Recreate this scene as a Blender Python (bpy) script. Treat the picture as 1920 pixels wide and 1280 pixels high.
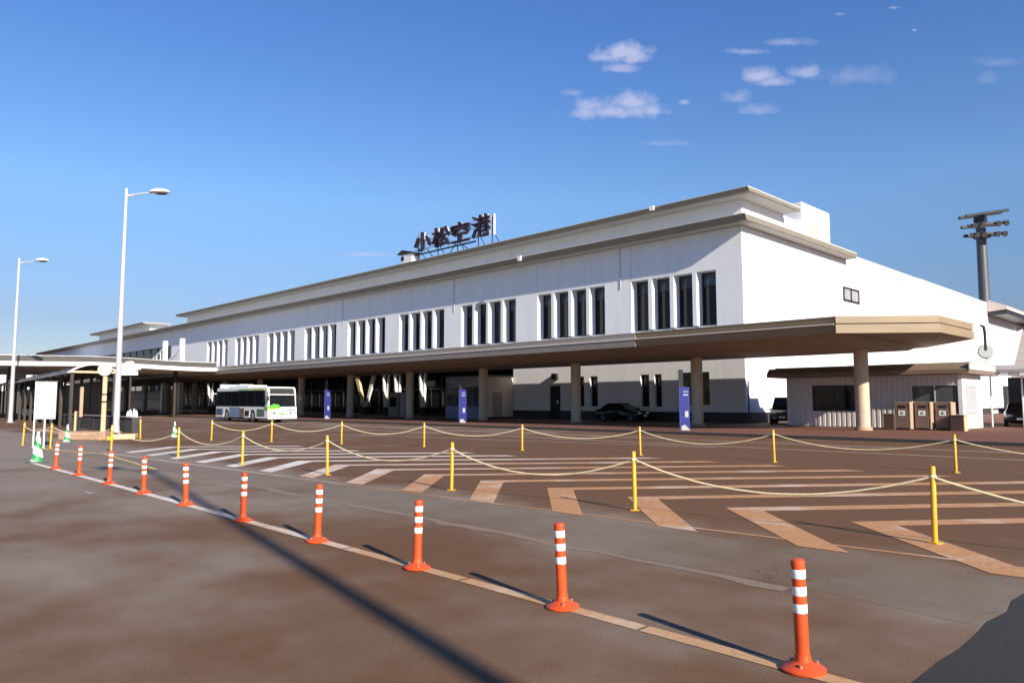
import bpy, bmesh, math, random
from mathutils import Vector, Matrix
random.seed(7)
sc = bpy.context.scene
COL = sc.collection
for o in list(bpy.data.objects): bpy.data.objects.remove(o)
rad = math.radians

# ------------------------------------------------------------------ camera
cam = bpy.data.cameras.new('camera'); cam_o = bpy.data.objects.new('camera', cam); COL.objects.link(cam_o)
cam.sensor_width = 36.0; cam.lens = 26.0; cam.clip_start = 0.1; cam.clip_end = 6000
cam_o.location = (0, 0, 1.6)
YAW, TILT = rad(44.444), rad(4.74)
fwd = Vector((-math.cos(YAW) * math.cos(TILT), math.sin(YAW) * math.cos(TILT), math.sin(TILT)))
cam_o.rotation_euler = fwd.to_track_quat('-Z', 'Y').to_euler()
sc.camera = cam_o

# ------------------------------------------------------------------ sun, sky, exposure
SUN_EL, SUN_AZ = rad(25.0), rad(-12.0)
sdir = Vector((math.cos(SUN_EL) * math.cos(SUN_AZ), math.cos(SUN_EL) * math.sin(SUN_AZ), math.sin(SUN_EL)))
sun = bpy.data.lights.new('sun', 'SUN'); sun.energy = 5.0; sun.angle = rad(0.53); sun.color = (1.0, 0.89, 0.74)
sun_o = bpy.data.objects.new('sun', sun); COL.objects.link(sun_o)
sun_o.rotation_euler = sdir.to_track_quat('Z', 'Y').to_euler(); sun_o.location = (20, -10, 40)
vs = sc.view_settings
vs.view_transform = 'Standard'; vs.look = 'None'; vs.gamma = 1.0; vs.use_curve_mapping = False; vs.exposure = 0.80

world = bpy.data.worlds.new('World'); sc.world = world; world.use_nodes = True
nt = world.node_tree; N = nt.nodes; L = nt.links
bg = N['Background']; bg.inputs[1].default_value = 0.055
sky = N.new('ShaderNodeTexSky'); sky.sky_type = 'NISHITA'; sky.sun_disc = False
sky.sun_elevation = SUN_EL; sky.sun_rotation = math.pi / 2 - SUN_AZ
sky.air_density = 1.0; sky.dust_density = 0.0; sky.ozone_density = 3.0; sky.altitude = 0
sky_tint = N.new('ShaderNodeMix'); sky_tint.data_type = 'RGBA'; sky_tint.blend_type = 'MULTIPLY'
sky_tint.inputs[0].default_value = 1.0
L.new(sky.outputs[0], sky_tint.inputs[6])
tcs = N.new('ShaderNodeTexCoord'); sxyz = N.new('ShaderNodeSeparateXYZ'); L.new(tcs.outputs['Generated'], sxyz.inputs[0])
srp = N.new('ShaderNodeValToRGB'); L.new(sxyz.outputs[2], srp.inputs[0])   # air colour by height above the horizon
es = srp.color_ramp.elements; es[0].position = 0.0; es[0].color = (0.36, 0.33, 0.36, 1); es[1].position = 0.46; es[1].color = (0.43, 0.60, 0.84, 1)
for p_, c_ in ((0.10, (0.37, 0.36, 0.42, 1)), (0.26, (0.56, 0.655, 0.74, 1))):
    e_ = es.new(p_); e_.color = c_
sgain = N.new('ShaderNodeMix'); sgain.data_type = 'RGBA'; sgain.blend_type = 'MULTIPLY'; sgain.inputs[0].default_value = 1.0
L.new(srp.outputs[0], sgain.inputs[6]); sgain.inputs[7].default_value = (2.12, 2.14, 2.2, 1); L.new(sgain.outputs[2], sky_tint.inputs[7])

def wmath(op, a, b=None, clamp=False):
    n = N.new('ShaderNodeMath'); n.operation = op; n.use_clamp = clamp
    for i, v in enumerate((a, b)):
        if v is None: continue
        if isinstance(v, (int, float)): n.inputs[i].default_value = v
        else: L.new(v, n.inputs[i])
    return n.outputs[0]
tc = N.new('ShaderNodeTexCoord')
# clouds live on a tangent plane about a fixed compass direction of the sky
cf = Vector((-0.42, 0.80, 0.42)).normalized(); cr = cf.cross(Vector((0, 0, 1))).normalized(); cu = cr.cross(cf)
def dotn(v):
    n = N.new('ShaderNodeVectorMath'); n.operation = 'DOT_PRODUCT'
    L.new(tc.outputs['Generated'], n.inputs[0]); n.inputs[1].default_value = v; return n.outputs['Value']
df = wmath('MAXIMUM', dotn(cf), 0.05)
cU = wmath('DIVIDE', dotn(cr), df); cV = wmath('DIVIDE', dotn(cu), df)
comb = N.new('ShaderNodeCombineXYZ'); L.new(cU, comb.inputs[0]); L.new(cV, comb.inputs[1])
def cnoise(scale, detail, rough=0.6):
    n = N.new('ShaderNodeTexNoise'); n.inputs['Scale'].default_value = scale; n.inputs['Detail'].default_value = detail
    n.inputs['Roughness'].default_value = rough; L.new(comb.outputs[0], n.inputs['Vector']); return n
n1 = cnoise(48, 8, 0.62); n2 = cnoise(17, 5, 0.6)
nz = wmath('ADD', wmath('MULTIPLY', wmath('SUBTRACT', n1.outputs[0], 0.5), 1.7), wmath('MULTIPLY', wmath('SUBTRACT', n2.outputs[0], 0.5), 2.0))
CLOUDS = [  # u, v, half width, half height, density, roll (tangents about the cloud direction)
 (-0.1446, 0.0193, 0.0413, 0.0150, 0.80, -0.135),
 (-0.1652, 0.0170, 0.0304, 0.0101, 0.60, -0.133),
 (-0.1462, 0.0004, 0.0303, 0.0076, 0.55, -0.130),
 (-0.1284, 0.0121, 0.0239, 0.0137, 0.70, -0.133),
 (-0.1608, -0.0514, 0.0735, 0.0145, 0.75, -0.115),
 (-0.1879, -0.0402, 0.0335, 0.0119, 0.60, -0.117),
 (-0.1358, -0.0411, 0.0378, 0.0156, 0.75, -0.119),
 (-0.1096, -0.0547, 0.0255, 0.0130, 0.70, -0.116),
 (0.0203, -0.0305, 0.0233, 0.0122, 0.75, -0.127),
 (0.0354, -0.0385, 0.0256, 0.0086, 0.60, -0.125),
 (0.0704, -0.0320, 0.0202, 0.0090, 0.55, -0.128),
 (0.0056, 0.0008, 0.0245, 0.0060, 0.50, -0.135),
 (0.0480, 0.0051, 0.0345, 0.0071, 0.45, -0.138),
 (-0.0083, -0.0519, 0.0189, 0.0125, 0.50, -0.120),
 (0.0164, -0.0693, 0.0311, 0.0101, 0.40, -0.116),
 (0.1243, -0.0437, 0.0430, 0.0166, 0.26, -0.127),
 (-0.0706, -0.0489, 0.0085, 0.0051, 0.50, -0.119),
 (-0.0988, -0.0972, 0.0370, 0.0054, 0.25, -0.104),
 (0.1644, 0.0256, 0.0077, 0.0022, 0.50, -0.149),
 (0.1871, -0.0012, 0.0038, 0.0023, 0.60, -0.142),
 (0.2769, -0.0480, 0.0312, 0.0079, 0.20, -0.132),
 (0.2625, -0.0642, 0.0149, 0.0104, 0.18, -0.126),
 (0.1077, 0.0273, 0.0086, 0.0028, 0.35, -0.147),
 (-0.5670, -0.2150, 0.0761, 0.0059, 0.50, -0.063),
 (-0.2108, -0.0208, 0.0183, 0.0059, 0.30, -0.122),
]
acc = None
for (u, v, ru, rv, dn, th) in CLOUDS:
    du = wmath('SUBTRACT', cU, u); dv_ = wmath('SUBTRACT', cV, v); ct, st_ = math.cos(th), math.sin(th)
    a = wmath('ADD', wmath('MULTIPLY', du, ct / ru), wmath('MULTIPLY', dv_, st_ / ru))
    b = wmath('ADD', wmath('MULTIPLY', du, -st_ / rv), wmath('MULTIPLY', dv_, ct / rv))
    b = wmath('MULTIPLY', b, wmath('ADD', 1.0, wmath('MULTIPLY', wmath('LESS_THAN', b, 0.0), 0.7)))   # flatter, softer bases
    d = wmath('SQRT', wmath('ADD', wmath('MULTIPLY', a, a), wmath('MULTIPLY', b, b)))
    m = wmath('ADD', wmath('SUBTRACT', 1.0, d), nz)
    m = wmath('MULTIPLY', wmath('MULTIPLY', m, 1.15, True), dn)
    acc = m if acc is None else wmath('MAXIMUM', acc, m)
acc = wmath('MULTIPLY', acc, wmath('GREATER_THAN', dotn(cf), 0.3))
cmix = N.new('ShaderNodeMix'); cmix.data_type = 'RGBA'
L.new(acc, cmix.inputs[0]); L.new(sky_tint.outputs[2], cmix.inputs[6]); cmix.inputs[7].default_value = (6.0, 6.4, 8.8, 1)
L.new(cmix.outputs[2], bg.inputs[0])

# ------------------------------------------------------------------ materials
def mat(name, color, rough=0.6, metal=0.0, var=0.10, scale=1.5, bump=0.0, bscale=30.0, spec=0.5, stretch=(1, 1, 1), dirt=None, dirt_amt=0.0):
    m = bpy.data.materials.new(name); m.use_nodes = True
    t = m.node_tree; n = t.nodes; l = t.links; p = n['Principled BSDF']
    p.inputs['Roughness'].default_value = rough; p.inputs['Metallic'].default_value = metal
    p.inputs['Specular IOR Level'].default_value = spec
    co = n.new('ShaderNodeTexCoord'); mp = n.new('ShaderNodeMapping'); mp.inputs['Scale'].default_value = stretch
    l.new(co.outputs['Object'], mp.inputs[0])
    nz = n.new('ShaderNodeTexNoise'); nz.inputs['Scale'].default_value = scale; nz.inputs['Detail'].default_value = 5
    l.new(mp.outputs[0], nz.inputs['Vector'])
    rp = n.new('ShaderNodeValToRGB')
    c = color
    rp.color_ramp.elements[0].position = 0.3; rp.color_ramp.elements[1].position = 0.7
    rp.color_ramp.elements[0].color = [max(0, x * (1 - var)) for x in c] + [1]
    rp.color_ramp.elements[1].color = [min(1, x * (1 + var)) for x in c] + [1]
    l.new(nz.outputs[0], rp.inputs[0]); out = rp.outputs[0]
    if dirt:
        d = n.new('ShaderNodeTexNoise'); d.inputs['Scale'].default_value = scale * 2.3; d.inputs['Detail'].default_value = 8; d.inputs['Roughness'].default_value = 0.7
        l.new(mp.outputs[0], d.inputs['Vector'])
        r2 = n.new('ShaderNodeValToRGB'); r2.color_ramp.elements[0].position = 0.48; r2.color_ramp.elements[1].position = 0.75
        r2.color_ramp.elements[1].color = (dirt_amt,) * 3 + (1,); l.new(d.outputs[0], r2.inputs[0])
        mx = n.new('ShaderNodeMix'); mx.data_type = 'RGBA'; l.new(r2.outputs[0], mx.inputs[0]); l.new(out, mx.inputs[6]); mx.inputs[7].default_value = list(dirt) + [1]
        out = mx.outputs[2]
    l.new(out, p.inputs['Base Color'])
    if bump:
        b = n.new('ShaderNodeBump'); b.inputs['Strength'].default_value = bump; b.inputs['Distance'].default_value = 0.02
        z = n.new('ShaderNodeTexNoise'); z.inputs['Scale'].default_value = bscale; z.inputs['Detail'].default_value = 3
        l.new(mp.outputs[0], z.inputs['Vector']); l.new(z.outputs[0], b.inputs['Height']); l.new(b.outputs[0], p.inputs['Normal'])
    return m
M = {}
M['white_wall'] = mat('white_wall', (0.75, 0.77, 0.80), 0.75, var=0.03, scale=0.7, bump=0.04, bscale=3, dirt=(0.50, 0.49, 0.47), dirt_amt=0.32, stretch=(1, 1, 0.10))
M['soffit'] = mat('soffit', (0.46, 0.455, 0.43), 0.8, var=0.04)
M['fascia'] = mat('fascia', (0.21, 0.19, 0.155), 0.55, var=0.08, scale=0.8, stretch=(1, 1, 0.3))
M['canopy'] = mat('canopy_panel', (0.285, 0.215, 0.135), 0.5, var=0.07, scale=0.5, stretch=(0.5, 0.5, 2), dirt=(0.19, 0.15, 0.10), dirt_amt=0.5)
M['canopy_soffit'] = mat('canopy_soffit', (0.30, 0.255, 0.195), 0.7, var=0.1)
M['column'] = mat('column', (0.50, 0.42, 0.32), 0.55, var=0.06, dirt=(0.34, 0.28, 0.2), dirt_amt=0.4)
M['dark_frame'] = mat('dark_frame', (0.02, 0.02, 0.024), 0.4, var=0.2)
M['frame_blue'] = mat('frame_lilac', (0.28, 0.29, 0.36), 0.4, metal=0.3, var=0.08)
M['plinth'] = mat('plinth', (0.035, 0.035, 0.037), 0.6, var=0.2, bump=0.1)
def glassmat(name, c, rough=0.04, var=0.3, scale=0.6):
    return mat(name, c, rough, var=var, scale=scale, spec=0.28)
M['glass'] = glassmat('dark_glass', (0.010, 0.012, 0.016))
M['glass_blind'] = mat('glass_with_curtain', (0.032, 0.034, 0.038), 0.08, var=0.6, scale=3.0, spec=0.28, stretch=(3, 1, .05))
M['canopy_grey'] = mat('canopy_grey', (0.33, 0.30, 0.265), 0.55, var=0.08, scale=0.6, stretch=(1, 1, .3))
M['glass_shop'] = mat('shop_glass', (0.012, 0.013, 0.015), 0.35, spec=0.02)
M['glass_up'] = glassmat('upper_glass', (0.05, 0.075, 0.10), 0.06)  # paler blue base stands in for reflected sky in the upper panes
M['glass_grey'] = glassmat('grey_glass', (0.09, 0.10, 0.11), 0.08)
M['yellow'] = mat('yellow_paint', (0.70, 0.36, 0.018), 0.5, var=0.08, scale=6, dirt=(0.35, 0.2, 0.05), dirt_amt=0.35)
M['rope'] = mat('rope', (0.80, 0.68, 0.42), 0.9, var=0.15, scale=20, bump=0.3, bscale=80)
M['orange'] = mat('orange_plastic', (0.62, 0.075, 0.014), 0.45, var=0.10, scale=8, dirt=(0.26, 0.06, 0.03), dirt_amt=0.7)
M['reflector'] = mat('reflector_tape', (0.82, 0.80, 0.76), 0.35, var=0.06, scale=12, dirt=(0.5, 0.42, 0.33), dirt_amt=0.4)
M['bolt'] = mat('bolt', (0.45, 0.3, 0.25), 0.4, metal=0.6)
M['cone_white'] = mat('cone_white', (0.80, 0.82, 0.80), 0.5, var=0.06, scale=9)
M['cone_green'] = mat('cone_green', (0.03, 0.28, 0.08), 0.5, var=0.12, scale=9)
M['cone_base'] = mat('cone_base', (0.10, 0.16, 0.13), 0.7, var=0.2)
M['steel'] = mat('galvanised', (0.60, 0.60, 0.64), 0.42, metal=0.35, var=0.08, scale=2, stretch=(1, 1, 0.2))
M['steel_dark'] = mat('weathered_steel', (0.09, 0.095, 0.11), 0.5, metal=0.3, var=0.15, stretch=(1, 1, .2))
M['white_paint'] = mat('white_paint', (0.80, 0.80, 0.78), 0.4, var=0.04)
M['board_back'] = mat('board_back', (0.38, 0.39, 0.42), 0.55, var=0.04, scale=3)
M['lamp_glass'] = mat('lamp_glass', (0.06, 0.06, 0.07), 0.25)
M['maroon'] = mat('sign_maroon', (0.016, 0.005, 0.014), 0.6, var=0.2)
M['letter_side'] = mat('letter_side', (0.62, 0.60, 0.70), 0.5)
M['blue_pale'] = mat('pylon_edge', (0.10, 0.14, 0.45), 0.35)  # paler blue of the pylon edge strip
M['blue'] = mat('pylon_blue', (0.03, 0.035, 0.20), 0.35, var=0.1)
M['blue_dark'] = mat('pylon_blue_dark', (0.03, 0.04, 0.16), 0.35, var=0.1)
M['bus_white'] = mat('bus_white', (0.80, 0.81, 0.80), 0.28, var=0.03)
M['bus_blue'] = mat('bus_bluegrey', (0.20, 0.27, 0.40), 0.3, var=0.08)
M['bus_green'] = mat('bus_green', (0.10, 0.42, 0.05), 0.3, var=0.1)
M['bus_yellow'] = mat('bus_yellow', (0.50, 0.62, 0.04), 0.3)
M['bus_brown'] = mat('bus_brown', (0.16, 0.12, 0.09), 0.4)
M['rubber'] = mat('rubber', (0.015, 0.015, 0.015), 0.85, var=0.2)
M['rim'] = mat('rim', (0.55, 0.55, 0.55), 0.35, metal=0.7)
M['black'] = mat('black_matt', (0.012, 0.012, 0.012), 0.6, var=0.2)
M['headlight'] = mat('headlight', (0.75, 0.77, 0.80), 0.12)
M['car_black'] = mat('car_black', (0.012, 0.013, 0.017), 0.18)
M['car_blue'] = mat('car_blue', (0.06, 0.12, 0.38), 0.22)
M['car_white'] = mat('car_white', (0.75, 0.76, 0.76), 0.22, var=0.03)
M['brown_metal'] = mat('bin_brown', (0.17, 0.115, 0.09), 0.5, var=0.10, scale=4)
M['brown_light'] = mat('bin_trim', (0.42, 0.31, 0.22), 0.45, var=0.08)
M['brown_dark'] = mat('planter_brown', (0.07, 0.04, 0.032), 0.6, var=0.15)
M['hut'] = mat('hut_siding', (0.64, 0.61, 0.60), 0.5, var=0.04, scale=1.2)
M['hut_roof'] = mat('hut_roof', (0.20, 0.15, 0.115), 0.6, var=0.1)
M['tan'] = mat('tan_paint', (0.66, 0.47, 0.27), 0.5, var=0.08, scale=5)
M['shelter_brown'] = mat('shelter_brown', (0.025, 0.018, 0.014), 0.6, var=0.15)
M['shelter_screen'] = mat('smoked_panel', (0.016, 0.014, 0.013), 0.4, spec=0.03)
M['band_grey'] = mat('band_grey', (0.055, 0.052, 0.05), 0.6)
M['shelter_roof'] = mat('shelter_roof', (0.06, 0.045, 0.038), 0.5, var=0.1)
M['grey_wall'] = mat('grey_wall', (0.045, 0.043, 0.042), 0.8, var=0.15, bump=0.2, bscale=6)
M['clad'] = mat('grey_cladding', (0.25, 0.225, 0.225), 0.6, var=0.06)
M['clad_roof'] = mat('pink_roof', (0.50, 0.43, 0.40), 0.6, var=0.06)
M['curb_tan'] = mat('tan_kerb', (0.42, 0.27, 0.18), 0.8, var=0.15, scale=3)
M['beige'] = mat('beige_panel', (0.50, 0.43, 0.37), 0.6, var=0.05)
M['awning'] = mat('awning', (0.42, 0.38, 0.34), 0.6, var=0.08)
M['sign_blank'] = mat('sign_white', (0.78, 0.79, 0.78), 0.5, var=0.03)
M['disc'] = mat('disc_white', (0.42, 0.46, 0.44), 0.5, var=0.03)
M['dark_leaf'] = mat('dark_leaf', (0.03, 0.05, 0.02), 0.7, var=0.4, scale=8)
M['teal'] = mat('teal_sign', (0.25, 0.5, 0.5), 0.4)

def asphalt(name, grey, rust, rust_bias, patchy=True):
    m = bpy.data.materials.new(name); m.use_nodes = True
    t = m.node_tree; n = t.nodes; l = t.links; p = n['Principled BSDF']; p.inputs['Roughness'].default_value = 0.86
    p.inputs['Specular IOR Level'].default_value = 0.25
    g = n.new('ShaderNodeNewGeometry')
    def noise(s, d, r=0.55, st=None):
        z = n.new('ShaderNodeTexNoise'); z.inputs['Scale'].default_value = s; z.inputs['Detail'].default_value = d; z.inputs['Roughness'].default_value = r
        if st:
            mp = n.new('ShaderNodeMapping'); mp.inputs['Scale'].default_value = st; l.new(g.outputs['Position'], mp.inputs[0]); l.new(mp.outputs[0], z.inputs['Vector'])
        else: l.new(g.outputs['Position'], z.inputs['Vector'])
        return z.outputs[0]
    def mth(op, a, b=None, clamp=False):
        k = n.new('ShaderNodeMath'); k.operation = op; k.use_clamp = clamp
        for i, v in enumerate((a, b)):
            if v is None: continue
            if isinstance(v, (int, float)): k.inputs[i].default_value = v
            else: l.new(v, k.inputs[i])
        return k.outputs[0]
    def mapr(v, a, b, c, d):
        k = n.new('ShaderNodeMapRange'); k.interpolation_type = 'SMOOTHSTEP'; l.new(v, k.inputs[0])
        for i, x in enumerate((a, b, c, d)): k.inputs[i + 1].default_value = x
        return k.outputs[0]
    def mix(f, a, b, bt='MIX'):
        k = n.new('ShaderNodeMix'); k.data_type = 'RGBA'; k.blend_type = bt
        if isinstance(f, float): k.inputs[0].default_value = f
        else: l.new(f, k.inputs[0])
        for i, v in ((6, a), (7, b)):
            if isinstance(v, tuple): k.inputs[i].default_value = v + (1,)
            else: l.new(v, k.inputs[i])
        return k.outputs[2]
    sp = n.new('ShaderNodeSeparateXYZ'); l.new(g.outputs['Position'], sp.inputs[0])
    # rust water from the snow-melting sprinklers has stained the yard around the hatched island most
    zone = mapr(sp.outputs[1], 7.5, 10.5, 0.0, 0.46)
    zone = mth('MULTIPLY', zone, mapr(sp.outputs[1], 20.0, 30.0, 1.0, 0.75))
    near = mth('MULTIPLY', mapr(sp.outputs[0], -16.0, -4.0, 0.0, 0.24), mth('MULTIPLY', mapr(sp.outputs[1], 4.0, 9.0, 1.0, 0.0), mapr(sp.outputs[1], 1.0, 4.0, 0.30, 1.0)))
    far_l = mapr(sp.outputs[0], -30.0, -14.0, -0.22, 0.0)
    big = noise(0.33, 4, 0.55); med = noise(1.3, 5, 0.6)
    f = mth('ADD', mth('ADD', big, zone), mth('MULTIPLY', mth('SUBTRACT', med, 0.5), 0.22))
    f = mth('ADD', mth('ADD', mth('ADD', f, near), far_l), rust_bias)
    f = mapr(f, 0.40, 0.86, 0.0, 1.0)
    col = mix(f, grey, rust)
    if patchy:
        streak = noise(0.8, 5, 0.6, (0.25, 1.6, 1))
        col = mix(mapr(streak, 0.54, 0.78, 0.0, 0.30), col, (rust[0] * 1.2, rust[1] * 1.05, rust[2] * 0.85))
        dk = noise(0.55, 3); col = mix(mapr(dk, 0.50, 0.75, 0.0, 0.16), col, (grey[0] * 0.5, grey[1] * 0.48, grey[2] * 0.47))
        spots = noise(4.5, 3, 0.5); col = mix(mapr(spots, 0.64, 0.76, 0.0, 0.12), col, (grey[0] * 0.45, grey[1] * 0.42, grey[2] * 0.40))
    tyre = noise(1.0, 4, 0.6, (0.06, 2.2, 1)); col = mix(mapr(tyre, 0.50, 0.70, 0.0, 0.16), col, (grey[0] * 0.55, grey[1] * 0.53, grey[2] * 0.52))
    pale = noise(0.9, 6, 0.6, (0.35, 1.0, 1)); col = mix(mapr(pale, 0.55, 0.80, 0.0, 0.12), col, (grey[0] * 1.45, grey[1] * 1.4, grey[2] * 1.35))
    agg = noise(260, 1, 0.5); col = mix(mapr(agg, 0.62, 0.72, 0.0, 0.45), col, (grey[0] * 1.7, grey[1] * 1.7, grey[2] * 1.7))
    fine = noise(90, 2, 0.7)
    col = mix(1.0, col, mix(mapr(fine, 0.3, 0.7, 0.0, 1.0), (0.72, 0.72, 0.72), (1.25, 1.25, 1.25)), 'MULTIPLY')
    vor = n.new('ShaderNodeTexVoronoi'); vor.feature = 'DISTANCE_TO_EDGE'; vor.inputs['Scale'].default_value = 0.22
    wv = n.new('ShaderNodeVectorMath'); wv.operation = 'ADD'
    z3 = n.new('ShaderNodeTexNoise'); z3.inputs['Scale'].default_value = 1.2; z3.inputs['Detail'].default_value = 4; l.new(g.outputs['Position'], z3.inputs['Vector'])
    l.new(g.outputs['Position'], wv.inputs[0]); l.new(z3.outputs['Color'], wv.inputs[1]); l.new(wv.outputs[0], vor.inputs['Vector'])
    crack = mapr(vor.outputs[0], 0.0, 0.003, 0.35, 0.0)
    gate = mapr(noise(0.4, 2), 0.5, 0.6, 0.0, 1.0)
    col = mix(mth('MULTIPLY', crack, gate), col, (0.03, 0.026, 0.022))
    l.new(col, p.inputs['Base Color'])
    b = n.new('ShaderNodeBump'); b.inputs['Strength'].default_value = 0.35; b.inputs['Distance'].default_value = 0.006
    l.new(noise(120, 2), b.inputs['Height']); l.new(b.outputs[0], p.inputs['Normal'])
    return m
M['asphalt'] = asphalt('asphalt', (0.222, 0.182, 0.146), (0.124, 0.060, 0.025), 0.05)
M['asphalt_strip'] = asphalt('asphalt_strip', (0.185, 0.148, 0.114), (0.125, 0.078, 0.044), 0.0)
M['ground_dark'] = asphalt('ground_dark', (0.036, 0.035, 0.034), (0.034, 0.028, 0.024), -0.1, False)
M['paving'] = asphalt('paving', (0.13, 0.075, 0.055), (0.17, 0.075, 0.05), 0.0)

def paint(name, clean, stain, bias, wear=0.5, ramp_x=None):
    m = bpy.data.materials.new(name); m.use_nodes = True
    t = m.node_tree; n = t.nodes; l = t.links; p = n['Principled BSDF']; p.inputs['Roughness'].default_value = 0.7
    g = n.new('ShaderNodeNewGeometry')
    def noise(s, d, st=None):
        z = n.new('ShaderNodeTexNoise'); z.inputs['Scale'].default_value = s; z.inputs['Detail'].default_value = d; z.inputs['Roughness'].default_value = 0.65
        if st:
            mp = n.new('ShaderNodeMapping'); mp.inputs['Scale'].default_value = st; l.new(g.outputs['Position'], mp.inputs[0]); l.new(mp.outputs[0], z.inputs['Vector'])
        else: l.new(g.outputs['Position'], z.inputs['Vector'])
        return z.outputs[0]
    def rng(v, a, b, c, d):
        k = n.new('ShaderNodeMapRange'); l.new(v, k.inputs[0])
        for i, x in enumerate((a, b, c, d)): k.inputs[i + 1].default_value = x
        return k.outputs[0]
    f = rng(noise(0.7, 5), 0.35 - bias, 0.65 - bias, 0.0, 1.0)
    if ramp_x:
        sp = n.new('ShaderNodeSeparateXYZ'); l.new(g.outputs['Position'], sp.inputs[0])
        add = n.new('ShaderNodeMath'); add.operation = 'ADD'; add.use_clamp = True
        l.new(f, add.inputs[0]); l.new(rng(sp.outputs[0], ramp_x[0], ramp_x[1], -0.9, 0.35), add.inputs[1]); f = add.outputs[0]
    mx = n.new('ShaderNodeMix'); mx.data_type = 'RGBA'; l.new(f, mx.inputs[0]); mx.inputs[6].default_value = clean + (1,); mx.inputs[7].default_value = stain + (1,)
    w = rng(noise(14, 6), 0.52, 0.72, 0.0, wear)
    m2 = n.new('ShaderNodeMix'); m2.data_type = 'RGBA'; l.new(w, m2.inputs[0]); l.new(mx.outputs[2], m2.inputs[6]); m2.inputs[7].default_value = (0.14, 0.10, 0.075, 1)
    l.new(m2.outputs[2], p.inputs['Base Color'])
    return m
M['hatch'] = paint('hatch_paint', (0.66, 0.61, 0.54), (0.45, 0.225, 0.09), 0.05, 0.72, (-20.0, -11.0))
M['line'] = paint('line_paint', (0.66, 0.60, 0.52), (0.46, 0.27, 0.135), 0.05, 0.5, (-14.0, -6.0))
M['faded'] = paint('faded_line', (0.19, 0.155, 0.125), (0.22, 0.155, 0.10), 0.1, 0.9)
M['lane_white'] = paint('lane_white', (0.50, 0.47, 0.45), (0.38, 0.30, 0.24), -0.1, 0.6)
M['yellow_line'] = paint('yellow_line', (0.62, 0.45, 0.2), (0.5, 0.33, 0.15), 0.0, 0.5)

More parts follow.
